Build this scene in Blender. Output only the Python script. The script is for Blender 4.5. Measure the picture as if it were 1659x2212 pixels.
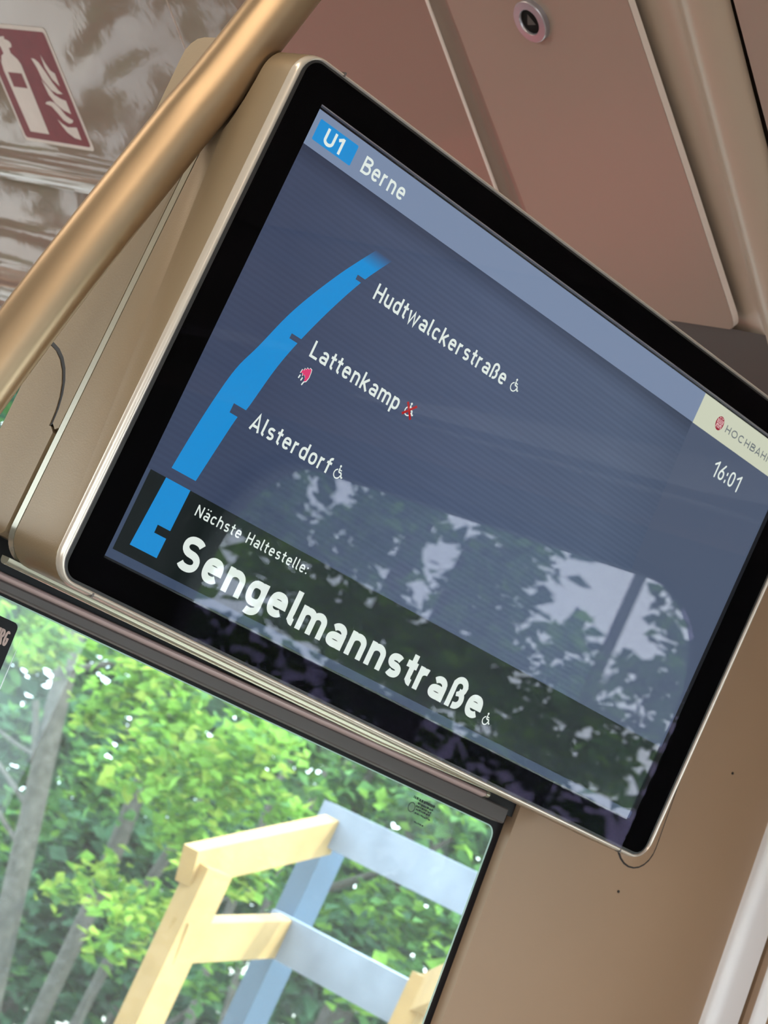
import bpy, bmesh, math, random
from mathutils import Vector, Matrix

for o in list(bpy.data.objects):
    bpy.data.objects.remove(o)
random.seed(7)
SC = bpy.context.scene
COL = SC.collection
PI = math.pi

# ------------------------------------------------------------------ camera, sky, sun, exposure
cam_d = bpy.data.cameras.new('camera')
cam = bpy.data.objects.new('camera', cam_d)
COL.objects.link(cam)
RIGHT = Vector((0.65695, -0.62449, 0.42241))
DOWN = Vector((0.38234, -0.20692, -0.90055))
FWD = Vector((0.64979, 0.75312, 0.10283))
m = Matrix.Identity(4)
for i in range(3):
    m[i][0] = RIGHT[i]
    m[i][1] = -DOWN[i]
    m[i][2] = -FWD[i]
m[2][3] = 1.70
cam.matrix_world = m
cam_d.sensor_fit = 'HORIZONTAL'
cam_d.sensor_width = 36.0
cam_d.lens = 36.0 * 4920.0 / 1659.0
cam_d.clip_start = 0.02
cam_d.dof.use_dof = True
cam_d.dof.focus_distance = 1.33
cam_d.dof.aperture_fstop = 36.0
SC.camera = cam

world = bpy.data.worlds.new('sky')
SC.world = world
world.use_nodes = True
wn = world.node_tree
wn.nodes.clear()
wo = wn.nodes.new('ShaderNodeOutputWorld')
wb = wn.nodes.new('ShaderNodeBackground')
wtc = wn.nodes.new('ShaderNodeTexCoord')
wno = wn.nodes.new('ShaderNodeTexNoise')
wno.inputs['Scale'].default_value = 2.2
wno.inputs['Detail'].default_value = 5
wr = wn.nodes.new('ShaderNodeValToRGB')
wr.color_ramp.elements[0].position = 0.35
wr.color_ramp.elements[0].color = (0.68, 0.79, 1.0, 1)
wr.color_ramp.elements[1].position = 0.65
wr.color_ramp.elements[1].color = (0.90, 0.94, 1.0, 1)
wn.links.new(wtc.outputs['Generated'], wno.inputs['Vector'])
wn.links.new(wno.outputs['Fac'], wr.inputs['Fac'])
wn.links.new(wr.outputs['Color'], wb.inputs['Color'])
wb.inputs['Strength'].default_value = 7.0
wn.links.new(wb.outputs[0], wo.inputs['Surface'])

sun_d = bpy.data.lights.new('sun', 'SUN')
sun_d.energy = 5.5
sun_d.angle = 0.02
sun_d.color = (1.0, 0.93, 0.80)
sun = bpy.data.objects.new('sun', sun_d)
COL.objects.link(sun)
sun.rotation_euler = Vector((-0.30, 0.42, -0.86)).to_track_quat('-Z', 'Y').to_euler()
sun.location = (6, -8, 14)

SC.view_settings.view_transform = 'Standard'
SC.view_settings.look = 'None'
SC.view_settings.exposure = 0.0
SC.view_settings.gamma = 1.0
SC.view_settings.use_curve_mapping = False
SC.cycles.max_bounces = 10
SC.cycles.diffuse_bounces = 5
SC.cycles.glossy_bounces = 4
SC.cycles.transmission_bounces = 6
SC.cycles.transparent_max_bounces = 16

# ------------------------------------------------------------------ materials
def mat(name, color, rough=0.5, metal=0.0, noise=0.0, nscale=30.0, bump=0.0, bscale=200.0, spec=0.5, coat=0.0):
    mt = bpy.data.materials.new(name)
    mt.use_nodes = True
    nt = mt.node_tree
    b = nt.nodes['Principled BSDF']
    b.inputs['Base Color'].default_value = (*color, 1)
    b.inputs['Roughness'].default_value = rough
    b.inputs['Metallic'].default_value = metal
    b.inputs['Specular IOR Level'].default_value = spec
    b.inputs['Coat Weight'].default_value = coat
    tc = nt.nodes.new('ShaderNodeTexCoord')
    if noise:
        n = nt.nodes.new('ShaderNodeTexNoise')
        n.inputs['Scale'].default_value = nscale
        n.inputs['Detail'].default_value = 6
        nt.links.new(tc.outputs['Object'], n.inputs['Vector'])
        r = nt.nodes.new('ShaderNodeValToRGB')
        r.color_ramp.elements[0].position = 0.3
        r.color_ramp.elements[1].position = 0.7
        r.color_ramp.elements[0].color = (*[max(0, c * (1 - noise)) for c in color], 1)
        r.color_ramp.elements[1].color = (*[min(1, c * (1 + noise)) for c in color], 1)
        nt.links.new(n.outputs['Fac'], r.inputs['Fac'])
        nt.links.new(r.outputs['Color'], b.inputs['Base Color'])
    if bump:
        n2 = nt.nodes.new('ShaderNodeTexNoise')
        n2.inputs['Scale'].default_value = bscale
        n2.inputs['Detail'].default_value = 3
        nt.links.new(tc.outputs['Object'], n2.inputs['Vector'])
        bp = nt.nodes.new('ShaderNodeBump')
        bp.inputs['Strength'].default_value = bump
        bp.inputs['Distance'].default_value = 0.002
        nt.links.new(n2.outputs['Fac'], bp.inputs['Height'])
        nt.links.new(bp.outputs['Normal'], b.inputs['Normal'])
    return mt

def emis(name, color, strength=1.0):
    mt = bpy.data.materials.new(name)
    mt.use_nodes = True
    nt = mt.node_tree
    nt.nodes.clear()
    o = nt.nodes.new('ShaderNodeOutputMaterial')
    e = nt.nodes.new('ShaderNodeEmission')
    e.inputs['Color'].default_value = (*color, 1)
    e.inputs['Strength'].default_value = strength
    nt.links.new(e.outputs[0], o.inputs['Surface'])
    return mt

def s2l(r, g, b):
    f = lambda c: (c / 255) / 12.92 if c <= 10 else (((c / 255) + 0.055) / 1.055) ** 2.4
    return (f(r), f(g), f(b))

def glass(name, tint=(1, 1, 1), ior=1.45, haze=0.0, rough=0.0, gloss=(1, 1, 1)):
    mt = bpy.data.materials.new(name)
    mt.use_nodes = True
    nt = mt.node_tree
    nt.nodes.clear()
    o = nt.nodes.new('ShaderNodeOutputMaterial')
    t = nt.nodes.new('ShaderNodeBsdfTransparent')
    t.inputs['Color'].default_value = (*tint, 1)
    g = nt.nodes.new('ShaderNodeBsdfGlossy')
    g.inputs['Roughness'].default_value = rough
    g.inputs['Color'].default_value = (*gloss, 1)
    # Schlick reflectance from the facing angle, the same from both sides of a thin pane
    f0 = ((ior - 1) / (ior + 1)) ** 2
    lw = nt.nodes.new('ShaderNodeLayerWeight')
    lw.inputs['Blend'].default_value = 0.5
    pw = nt.nodes.new('ShaderNodeMath'); pw.operation = 'POWER'; pw.inputs[1].default_value = 5.0
    nt.links.new(lw.outputs['Facing'], pw.inputs[0])
    ma = nt.nodes.new('ShaderNodeMath'); ma.operation = 'MULTIPLY_ADD'
    ma.inputs[1].default_value = 1 - f0; ma.inputs[2].default_value = f0
    nt.links.new(pw.outputs[0], ma.inputs[0])
    mx = nt.nodes.new('ShaderNodeMixShader')
    nt.links.new(ma.outputs[0], mx.inputs[0])
    nt.links.new(t.outputs[0], mx.inputs[1])
    nt.links.new(g.outputs[0], mx.inputs[2])
    last = mx.outputs[0]
    if haze:
        d = nt.nodes.new('ShaderNodeBsdfTranslucent')
        d.inputs['Color'].default_value = (0.9, 1.0, 0.95, 1)
        m2 = nt.nodes.new('ShaderNodeMixShader')
        m2.inputs[0].default_value = haze
        nt.links.new(last, m2.inputs[1])
        nt.links.new(d.outputs[0], m2.inputs[2])
        last = m2.outputs[0]
    nt.links.new(last, o.inputs['Surface'])
    return mt

def leafmat(name, color, trans=0.45):
    mt = bpy.data.materials.new(name)
    mt.use_nodes = True
    nt = mt.node_tree
    nt.nodes.clear()
    o = nt.nodes.new('ShaderNodeOutputMaterial')
    tc = nt.nodes.new('ShaderNodeTexCoord')
    n = nt.nodes.new('ShaderNodeTexNoise')
    n.inputs['Scale'].default_value = 9.0
    nt.links.new(tc.outputs['Object'], n.inputs['Vector'])
    r = nt.nodes.new('ShaderNodeValToRGB')
    r.color_ramp.elements[0].position = 0.35
    r.color_ramp.elements[1].position = 0.65
    r.color_ramp.elements[0].color = (*[c * 0.75 for c in color], 1)
    r.color_ramp.elements[1].color = (*[min(1, c * 1.25) for c in color], 1)
    nt.links.new(n.outputs['Fac'], r.inputs['Fac'])
    d = nt.nodes.new('ShaderNodeBsdfDiffuse')
    t = nt.nodes.new('ShaderNodeBsdfTranslucent')
    nt.links.new(r.outputs['Color'], d.inputs['Color'])
    nt.links.new(r.outputs['Color'], t.inputs['Color'])
    mx = nt.nodes.new('ShaderNodeMixShader')
    mx.inputs[0].default_value = trans
    nt.links.new(d.outputs[0], mx.inputs[1])
    nt.links.new(t.outputs[0], mx.inputs[2])
    nt.links.new(mx.outputs[0], o.inputs['Surface'])
    return mt

M = {}
M['housing'] = mat('champagne paint', (0.31, 0.225, 0.135), 0.38, 0.25, 0.03, 3, 0.05, 900)
M['lip'] = mat('champagne lip', (0.66, 0.57, 0.47), 0.22, 0.4)
M['gap_strip'] = mat('bright metal strip', (0.62, 0.58, 0.45), 0.22, 0.7)
M['dark'] = mat('dark recess', (0.012, 0.009, 0.007), 0.6)
M['backing'] = mat('brown backing board', (0.13, 0.095, 0.07), 0.7)
M['rubber'] = mat('black rubber', (0.012, 0.011, 0.012), 0.55)
M['frit'] = mat('black frit', (0.010, 0.008, 0.009), 0.5, spec=0.2)
M['mask'] = mat('black mask', (0.002, 0.002, 0.002), 0.6, spec=0.0)
M['edge_band'] = mat('dark brown edge band', (0.016, 0.012, 0.009), 0.5)
M['recess'] = mat('gloss black recess', (0.02, 0.02, 0.02), 0.15)
M['pole'] = mat('satin champagne metal', (0.43, 0.305, 0.185), 0.36, 0.85, 0.05, 14)
M['cove'] = mat('glossy cove lacquer', (0.26, 0.18, 0.14), 0.04, 0.0, 0.03, 2, 0.035, 40, 0.6)
M['lid'] = mat('satin lid lacquer', (0.32, 0.23, 0.18), 0.15, 0.0, 0.03, 2, 0.05, 300, 0.5)
M['lidedge'] = mat('pale lid edge', (0.74, 0.60, 0.52), 0.4)
M['rib'] = mat('rib paint', (0.42, 0.31, 0.23), 0.30, 0.0, 0.03, 2)
M['wall'] = mat('tan wall laminate', (0.355, 0.218, 0.128), 0.42, 0.0, 0.05, 2.0, 0.04, 400)
M['pale'] = mat('pale door trim', (0.92, 0.86, 0.83), 0.35)
M['wall_shade'] = mat('shaded tan wall', (0.045, 0.036, 0.030), 0.5)  # tan wall beside the windows, its shade put into the colour
M['coveshade'] = mat('dark brown cove shade', (0.055, 0.042, 0.034), 0.5)
M['rail'] = mat('grey brown rail', (0.11, 0.090, 0.082), 0.45, 0.1, 0.05, 20)
M['tan'] = mat('rose tan moulding', (0.62, 0.44, 0.40), 0.25, 0.1)
M['ring'] = mat('satin silver ring', (0.42, 0.38, 0.40), 0.3, 0.7)
M['disc'] = mat('black push disc', (0.008, 0.006, 0.005), 0.6, spec=0.1)
M['tri'] = mat('grey print', (0.05, 0.05, 0.042), 0.4)
M['red'] = mat('sign red', (0.17, 0.014, 0.022), 0.30, 0, 0.10, 60, spec=0.2)
M['white'] = mat('sign white', (0.60, 0.52, 0.46), 0.35, 0, 0.04, 60, spec=0.2)
M['floor'] = mat('speckled floor', (0.16, 0.14, 0.13), 0.6, 0, 0.2, 80)
M['ceil'] = mat('cream ceiling', (0.62, 0.53, 0.44), 0.5)
M['seat'] = mat('red seat cloth', (0.50, 0.055, 0.075), 0.8, 0, 0.1, 60)
M['seatshell'] = mat('grey seat shell', (0.30, 0.30, 0.31), 0.5)
M['pine'] = mat('sunlit pine board', (0.46, 0.305, 0.140), 0.7, 0, 0.12, 12)  # plank tone with the sunlight put into the colour
M['pineshade'] = mat('shaded pine board', (0.25, 0.30, 0.42), 0.7, 0, 0.16, 10)  # same wood as the pine, its shade put into the colour
M['galv'] = mat('blue grey post', (0.075, 0.12, 0.20), 0.5, 0.1, 0.1, 6)
M['bark'] = mat('grey bark', (0.062, 0.058, 0.054), 0.9, 0, 0.35, 25, 0.8, 60)
M['darkbark'] = mat('dark bark', (0.05, 0.045, 0.04), 0.9, 0, 0.3, 20)
M['mast'] = mat('dark mast', (0.05, 0.06, 0.07), 0.5)
M['ground'] = mat('pale gravel', (0.36, 0.35, 0.33), 0.9, 0, 0.15, 2)
M['orange'] = mat('orange print', (0.62, 0.26, 0.02), 0.5)
M['pinkprint'] = mat('rose print', (0.55, 0.38, 0.32), 0.5)
M['stamp'] = mat('grey stamp print', (0.012, 0.022, 0.018), 0.6)
M['edge'] = mat('ground glass edge', (0.42, 0.58, 0.48), 0.5)
M['scratch'] = mat('etched scratch', (0.75, 0.85, 0.80), 0.8)
M['glass'] = glass('clear pane', (0.93, 1.0, 0.95), 1.3)
M['pglass'] = glass('screen partition glass', (0.93, 1.0, 0.95), 1.15, 0.09)
M['brightened'] = glass('brightened pane', (0.95, 1.0, 0.97), 1.3, 0.12)  # haze added to brighten the view mirrored in the display
M['front'] = glass('coated display cover glass', (1, 1, 1), 1.20, gloss=(0.75, 0.6, 1.0))
M['lcd'] = glass('glossy panel surface', (1, 1, 1), 1.55)
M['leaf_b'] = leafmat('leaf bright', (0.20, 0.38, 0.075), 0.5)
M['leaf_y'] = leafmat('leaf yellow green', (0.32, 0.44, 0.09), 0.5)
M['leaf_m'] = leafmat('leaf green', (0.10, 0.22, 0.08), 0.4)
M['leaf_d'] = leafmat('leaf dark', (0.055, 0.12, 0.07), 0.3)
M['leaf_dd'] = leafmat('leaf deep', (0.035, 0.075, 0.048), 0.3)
M['lamp'] = emis('warm fill glow', (1.0, 0.84, 0.66), 14.0)

# ------------------------------------------------------------------ helpers
def link(name, mesh, parent=None, **props):
    o = bpy.data.objects.new(name, mesh)
    COL.objects.link(o)
    if parent is not None:
        o.parent = parent
    for k, v in props.items():
        o[k] = v
    return o

def build(name, verts, faces, mt, parent=None, smooth=False, fmat=None, **props):
    me = bpy.data.meshes.new(name)
    me.from_pydata([tuple(v) for v in verts], [], faces)
    mts = mt if isinstance(mt, (list, tuple)) else [mt]
    for x in mts:
        me.materials.append(x)
    if fmat:
        for p, i in zip(me.polygons, fmat):
            p.material_index = i
    if smooth:
        for p in me.polygons:
            p.use_smooth = True
    me.update()
    return link(name, me, parent, **props)

def thing(name, label, cat, loc=(0, 0, 0), group=None, rot=(0, 0, 0)):
    o = bpy.data.objects.new(name, None)
    o.empty_display_size = 0.05
    COL.objects.link(o)
    o.location = loc
    o.rotation_euler = rot
    o['label'] = label
    o['category'] = cat
    if group:
        o['group'] = group
    return o

class MB:
    """collects verts and faces in world coordinates; parents keep identity unless an offset is given"""
    def __init__(s, off=(0, 0, 0)):
        s.v = []; s.f = []; s.m = []; s.off = Vector(off)
    def add(s, vs, fs, mi=0):
        n = len(s.v)
        s.v += [tuple(Vector(v) - s.off) for v in vs]
        s.f += [tuple(n + i for i in f) for f in fs]
        s.m += [mi] * len(fs)
    def box(s, x0, x1, y0, y1, z0, z1, mi=0):
        vs = [(x, y, z) for x in (x0, x1) for y in (y0, y1) for z in (z0, z1)]
        s.add(vs, [(0, 1, 3, 2), (4, 6, 7, 5), (0, 4, 5, 1), (2, 3, 7, 6), (0, 2, 6, 4), (1, 5, 7, 3)], mi)
    def bar(s, p, q, w, h, up=(0, 0, 1), mi=0):
        p = Vector(p); q = Vector(q); d = (q - p).normalized()
        u = Vector(up); a = d.cross(u).normalized() * (w / 2); b = a.cross(d).normalized() * (h / 2)
        vs = [p + a + b, p - a + b, p - a - b, p + a - b, q + a + b, q - a + b, q - a - b, q + a - b]
        s.add(vs, [(0, 1, 2, 3), (4, 7, 6, 5), (0, 4, 5, 1), (1, 5, 6, 2), (2, 6, 7, 3), (3, 7, 4, 0)], mi)
    def tube(s, pts, rads, n=16, mi=0, caps=True):
        pts = [Vector(p) for p in pts]
        vs = []; fs = []
        ref = Vector((0.31, 0.77, 0.1)).normalized()
        for i, p in enumerate(pts):
            d = (pts[min(i + 1, len(pts) - 1)] - pts[max(i - 1, 0)]).normalized()
            a = d.cross(ref).normalized(); b = d.cross(a)
            r = rads[i] if isinstance(rads, (list, tuple)) else rads
            vs += [p + (a * math.cos(t) + b * math.sin(t)) * r for t in [2 * PI * k / n for k in range(n)]]
        for i in range(len(pts) - 1):
            for k in range(n):
                fs.append((i * n + k, i * n + (k + 1) % n, (i + 1) * n + (k + 1) % n, (i + 1) * n + k))
        if caps:
            fs.append(tuple(range(n))[::-1]); fs.append(tuple((len(pts) - 1) * n + k for k in range(n)))
        s.add(vs, fs, mi)
    def loft(s, loops, cap0=True, cap1=True, mi=0, closed=True):
        n = len(loops[0]); vs = [v for l in loops for v in l]; fs = []
        for i in range(len(loops) - 1):
            for k in range(n if closed else n - 1):
                fs.append((i * n + k, i * n + (k + 1) % n, (i + 1) * n + (k + 1) % n, (i + 1) * n + k))
        if cap0: fs.append(tuple(range(n))[::-1])
        if cap1: fs.append(tuple((len(loops) - 1) * n + k for k in range(n)))
        s.add(vs, fs, mi)
    def make(s, name, mt, parent=None, smooth=False, **props):
        o = build(name, s.v, s.f, mt, parent, smooth, s.m if isinstance(mt, (list, tuple)) else None, **props)
        return o

def autosmooth(o, deg=35):
    me = o.data
    bm = bmesh.new(); bm.from_mesh(me)
    bmesh.ops.recalc_face_normals(bm, faces=bm.faces)
    for f in bm.faces: f.smooth = True
    for e in bm.edges:
        if len(e.link_faces) == 2:
            e.smooth = e.calc_face_angle(0) < math.radians(deg)
        else:
            e.smooth = False
    bm.to_mesh(me); bm.free()
    return o

def rrect(x0, x1, z0, z1, r, n=8):
    """corner-rounded outline, counter-clockwise seen with x right and z up"""
    pts = []
    for (cx, cz, a0) in ((x1 - r, z1 - r, 0), (x0 + r, z1 - r, 90), (x0 + r, z0 + r, 180), (x1 - r, z0 + r, 270)):
        for k in range(n + 1):
            a = math.radians(a0 + 90 * k / n)
            pts.append((cx + r * math.cos(a), cz + r * math.sin(a)))
    return pts

def ring_cell(mb, U0, U1, V0, V1, hole, fn, mi=0):
    """flat rectangle with a rounded hole; hole comes from rrect(n corner points); fn maps (u,v) to 3-D"""
    n = len(hole) // 4
    cs = [(U1, V1), (U0, V1), (U0, V0), (U1, V0)]
    vs = [fn(*p) for p in hole] + [fn(*c) for c in cs]
    N = len(hole); fs = []
    for c in range(4):
        for k in range(n - 1):
            fs.append((c * n + k, N + c, c * n + k + 1))
        a = c * n + n - 1; b = ((c + 1) % 4) * n
        fs.append((a, N + c, N + (c + 1) % 4, b))
    mb.add(vs, fs, mi)

# ------------------------------------------------------------------ the carriage: sloping cove ceiling
TH = math.radians(34)
EA = Vector((math.cos(TH), 0, -math.sin(TH)))      # runs down the slope
EN = Vector((-math.sin(TH), 0, -math.cos(TH)))     # faces down into the cabin
E0 = Vector((1.3383, 0, 2.1461))
def EP(y, v, h=0.0):
    p = E0 + EA * v + EN * h
    return Vector((p.x, y, p.z))

ceiling = link('ceiling', None, None, kind='structure')
mb = MB()
# flat centre of the ceiling, left cove, backing behind the cove lids
mb.box(-0.60, 0.57, -4, 5, 2.68, 2.72)
mb.add([(-0.60, -4, 2.70), (-0.60, 5, 2.70), (-1.55, 5, 2.02), (-1.55, -4, 2.02)], [(0, 1, 2, 3)])
mb.make('ceiling_panel', M['ceil'], ceiling)
mb = MB()
mb.add([EP(-4, -1.10, -0.035), EP(5, -1.10, -0.035), EP(5, 0.02, -0.035), EP(-4, 0.02, -0.035)], [(0, 1, 2, 3)])
mb.make('ceiling_backing', M['backing'], ceiling)

def ybead(v): return 1.4956 - 0.0664 * v
def ylid(v): return 1.4627 - 0.0895 * v
def far_lid(y0, y1, name, slant=False):
    vs = [-1.08, -0.6, -0.3, -0.15, -0.09, -0.068, -0.062]
    prof = [(v, 0.0) for v in vs]
    for k in range(1, 15):                     # rolled lower edge of the lid
        t = k / 14
        prof.append((-0.06 + 0.055 * t, 0.0030 * (1 - math.cos(2 * PI * t)) / 2 * (1 - 0.3 * t) - 0.007 * t ** 4))
    prof.append((-0.004, -0.016))
    b = MB()
    b.loft([[EP(ybead(v) + (y - y0) if slant and y < y0 + 0.01 else y, v, h) for v, h in prof] for y in (y0, y0 + 0.001, (y0 + y1) / 2, y1 - 0.001, y1)], False, False, closed=False)
    o = autosmooth(b.make(name, M['cove'], ceiling), 50)
    sd = MB()
    for y in ((y1,) if slant else (y0, y1)):
        sd.add([EP(y, -1.08, 0), EP(y, -0.06, 0), EP(y, -0.06, -0.025), EP(y, -1.08, -0.025)], [(0, 1, 2, 3)])
    sd.make('lid_side', M['lidedge'], o)
    return o
far_lid(1.514, 1.9205, 'cove_lid', True)
far_lid(1.9235, 4.98, 'cove_lid')

# near lid with rounded lower corner, its pale cut edge, and the bead in the joint behind it
def poly_lid(pts, name, h=0.0, t=0.007, mt=None, mtedge=None):
    b = MB()
    b.add([EP(y, v, h) for y, v in pts], [tuple(range(len(pts)))])
    o = b.make(name, mt or M['lid'], ceiling)
    s = MB()
    n = len(pts)
    s.loft([[EP(y, v, h - 0.0004) for y, v in pts], [EP(y, v, h - t) for y, v in pts]], False, False)
    s.make('lid_edge', mtedge or M['lidedge'], o)
    return o
c = []
for k in range(9):
    a = math.radians(90 * k / 8)
    c.append((1.2645 - 0.0135 * math.sin(a + 0.0), -0.0115 + 0.0135 * math.cos(a)))
corner = [(1.2575, 0.001), (1.2545, -0.0005), (1.2525, -0.003), (1.2512, -0.007), (1.2508, -0.012)]
lidpts = [(ylid(0.004), 0.004), (1.33, 0.004)] + corner + [(1.2585, -0.1317), (1.2705, -0.2887), (1.3000, -1.08), (ylid(-1.08), -1.08)]
near_lid = poly_lid(lidpts, 'cove_lid')
b = MB()
b.tube([EP(ybead(v), v, 0.0) for v in (-1.08, -0.28, -0.12, 0.0)], 0.0016, 8)
b.make('joint_bead', M['lidedge'], ceiling, True)
b = MB()
b.loft([[EP(ylid(v) + (ybead(v) - ylid(v)) * t, v, h) for t, h in ((0, -0.0060), (0.3, -0.0078), (0.6, -0.0070), (0.85, -0.0045), (1.02, -0.0008))] for v in (-1.08, -0.28, -0.09, 0.0)], False, False, closed=False)
b.make('joint_channel', M['cove'], ceiling, True)
poly_lid([(1.156, -0.015), (-3.98, -0.015), (-3.98, -1.08), (1.164, -1.08), (1.1600, -0.29)], 'cove_lid', 0.0, 0.008)

# rounded rib between the lids
b = MB()
prof = [(1.2900, -0.0130), (1.2600, -0.0128), (1.2500, -0.0122), (1.2400, -0.0112), (1.2320, -0.0098), (1.2260, -0.0078), (1.2200, -0.0042), (1.2130, -0.0003),
        (1.2050, 0.0022), (1.1960, 0.0030), (1.1870, 0.0020), (1.1800, 0.0), (1.1730, -0.0025), (1.1705, -0.0045), (1.1700, -0.0065)]
b.loft([[EP(y, v, h) for y, h in prof] for v in (-1.08, -0.5, -0.25, -0.1, 0.0, 0.09)], False, False, closed=False)
autosmooth(b.make('rib', M['rib'], ceiling), 60)

# ------------------------------------------------------------------ right side wall with its windows
XW = 1.55
wall_r = link('wall_right', None, None, kind='structure')
b = MB()
# lower cove: recessed strip under the lids, turning into the vertical wall
P1 = EP(0, 0.004, -0.022); P2 = EP(0, 0.055, -0.012); P3 = EP(0, 0.085, -0.003); P4 = EP(0, 0.105, -0.003)
lp = [(P1.x, P1.z), (P2.x, P2.z), (P3.x, P3.z), (P4.x, P4.z), (P4.x + 0.03, P4.z - 0.035), (XW - 0.03, 2.045), (XW - 0.006, 2.03), (XW, 2.01)]
b.loft([[(x, y, z) for x, z in lp] for y in (-4, 1.1, 5)], False, False, closed=False)
autosmooth(b.make('lower_cove', M['cove'], wall_r), 60)
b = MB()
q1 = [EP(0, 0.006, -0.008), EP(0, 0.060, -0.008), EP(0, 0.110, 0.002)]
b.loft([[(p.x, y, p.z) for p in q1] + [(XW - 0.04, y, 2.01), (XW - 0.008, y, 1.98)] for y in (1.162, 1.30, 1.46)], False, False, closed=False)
autosmooth(b.make('cove_shade', M['coveshade'], wall_r), 50)  # cove segment coloured dark to paint the shade under the lid
b = MB()
def side(u, v): return (XW, u, v)
def side_o(u, v): return (XW + 0.06, u, v)
cells = [(-4.0, -0.26, -1.55, -0.45), (-0.26, 0.95, -0.02, 0.762), (0.95, 3.5, 1.33, 3.30), (3.5, 5.0, 3.62, 4.93)]
holes = []
for (a0, a1, h0, h1) in cells:
    hole = rrect(h0, h1, 0.95, 1.983, 0.13, 8)
    holes.append(hole)
    mi = 1 if a1 < 1.0 else 0  # cells mirrored in the display take the darkened wall colour
    ring_cell(b, a0, a1, 0.0, 2.02, hole, side, mi)
    ring_cell(b, a0, a1, 0.0, 2.72, hole, side_o, mi)
    b.loft([[side(*p) for p in hole], [side_o(*p) for p in hole]], False, False, mi)
b.make('side_panel', [M['wall'], M['wall_shade']], wall_r)
names = ['window_1', 'window_2', 'window_3', 'window_4']
for nm, hole in zip(names, holes):
    w = link(nm, None, None, kind='structure')
    f = MB()
    us = [p[0] for p in hole]; vs_ = [p[1] for p in hole]
    inner = rrect(min(us) + 0.012, max(us) - 0.012, min(vs_) + 0.012, max(vs_) - 0.012, 0.118, 8)
    f.loft([[(XW + 0.02, *p) for p in hole], [(XW + 0.02, *p) for p in inner], [(XW + 0.04, *p) for p in inner], [(XW + 0.04, *p) for p in hole]], False, False)
    f.make('window_frame', M['rubber'], w)
    g = MB(); g.add([(XW + 0.03, *p) for p in inner], [tuple(range(len(inner)))])
    g.make('window_pane', M['brightened'] if nm == 'window_2' else M['glass'], w)

# left wall, end walls, floor
wall_l = link('wall_left', None, None, kind='structure')
b = MB()
lholes = []
for (a0, a1, h0, h1) in [(-4.0, -1.4, -3.6, -1.8), (-1.4, 1.0, -1.2, 0.6), (1.0, 5.0, 1.4, 4.4)]:
    hole = rrect(h0, h1, 0.95, 1.95, 0.13, 6)
    lholes.append(hole)
    ring_cell(b, a0, a1, 0.0, 2.72, hole, lambda u, v: (-XW, u, v))
b.make('side_panel', M['wall'], wall_l)
for i, hole in enumerate(lholes):
    w = link('window_%d' % (5 + i), None, None, kind='structure')
    g = MB(); g.add([(-XW - 0.01, *p) for p in hole], [tuple(range(len(hole)))]); g.make('window_pane', M['glass'], w)
b = MB(); b.box(-1.6, 1.6, -4, 5, -0.05, 0.0); b.make('floor', M['floor'], None, kind='structure')
wall_f = link('wall_front', None, None, kind='structure')
b = MB()
hole = rrect(-1.25, 1.25, 0.85, 2.15, 0.12, 6)
ring_cell(b, -1.6, 1.6, 0.0, 2.72, hole, lambda u, v: (u, -4.0, v))
b.make('end_panel', M['wall'], wall_f)
w = link('window_10', None, None, kind='structure')  # unseen opening behind the camera, added to throw daylight on the partition
g = MB(); g.add([(u, -4.01, v) for u, v in hole], [tuple(range(len(hole)))]); g.make('window_pane', M['glass'], w)
wall_e = link('wall_end', None, None, kind='structure')
b = MB()
hole = rrect(-0.40, 1.535, 0.06, 1.85, 0.06, 6)
ring_cell(b, -1.6, 1.6, 0.0, 2.72, hole, lambda u, v: (u, 5.0, v))
b.make('end_panel', M['wall'], wall_e)
w = link('window_8', None, None, kind='structure')
g = MB(); g.add([(u, 5.01, v) for u, v in hole], [tuple(range(len(hole)))]); g.make('window_pane', M['glass'], w)

# ------------------------------------------------------------------ glazed partition below and behind the display
TILT = math.radians(-5.909)
def part(name, kind='structure', rot=True):
    o = link(name, None, None, kind=kind)
    o.location = (0, 1.13, 1.75)
    o.rotation_euler = (TILT, 0, 0)
    return o
CT = math.cos(TILT)
def lz(z): return (z - 1.75) / CT

wall_p = part('wall_back')
b = MB()
z_t = lz(2.035)
prof = [(1.2081, lz(0.02)), (1.4885, lz(0.02)), (1.4885, lz(2.02)), (1.45, z_t), (1.2081, z_t)]
b.loft([[(x, 0.0, z) for x, z in prof], [(x, 0.0095, z) for x, z in prof]])
b.make('back_panel', M['wall'], wall_p)
# foot of the display bracket let into the panel
b = MB()
pts = [(1.3651, lz(1.97)), (1.3206, lz(1.97))]
for k in range(13):
    a = PI + PI * k / 12
    pts.append((1.34285 + 0.02225 * math.cos(a), lz(1.7365) + 0.02225 * math.sin(a)))
b.loft([[(x, 0.0, z) for x, z in pts], [(x, -0.0007, z) for x, z in pts], [(1.34285 + (x - 1.34285) * 0.98, -0.0010, z + 0.0004) for x, z in pts]], False, True)
autosmooth(b.make('bracket_foot', M['wall'], wall_p), 40)
b = MB()
ptsb = [(1.34285 + (x - 1.34285) * 1.07, z - (0.0013 if z < lz(1.75) else 0)) for x, z in pts]
b.loft([[(x, 0.0, z) for x, z in ptsb], [(x, -0.0002, z) for x, z in ptsb]], False, True)
b.make('foot_seam', M['edge_band'], wall_p)
# two fixing dots on the panel
b = MB()
for x, z in ((1.3415, 1.6935), (1.424, 1.815)):
    b.tube([(x, 0.0005, lz(z)), (x, -0.0008, lz(z))], 0.0011, 8)
b.make('rivet', M['edge_band'], wall_p)

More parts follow.
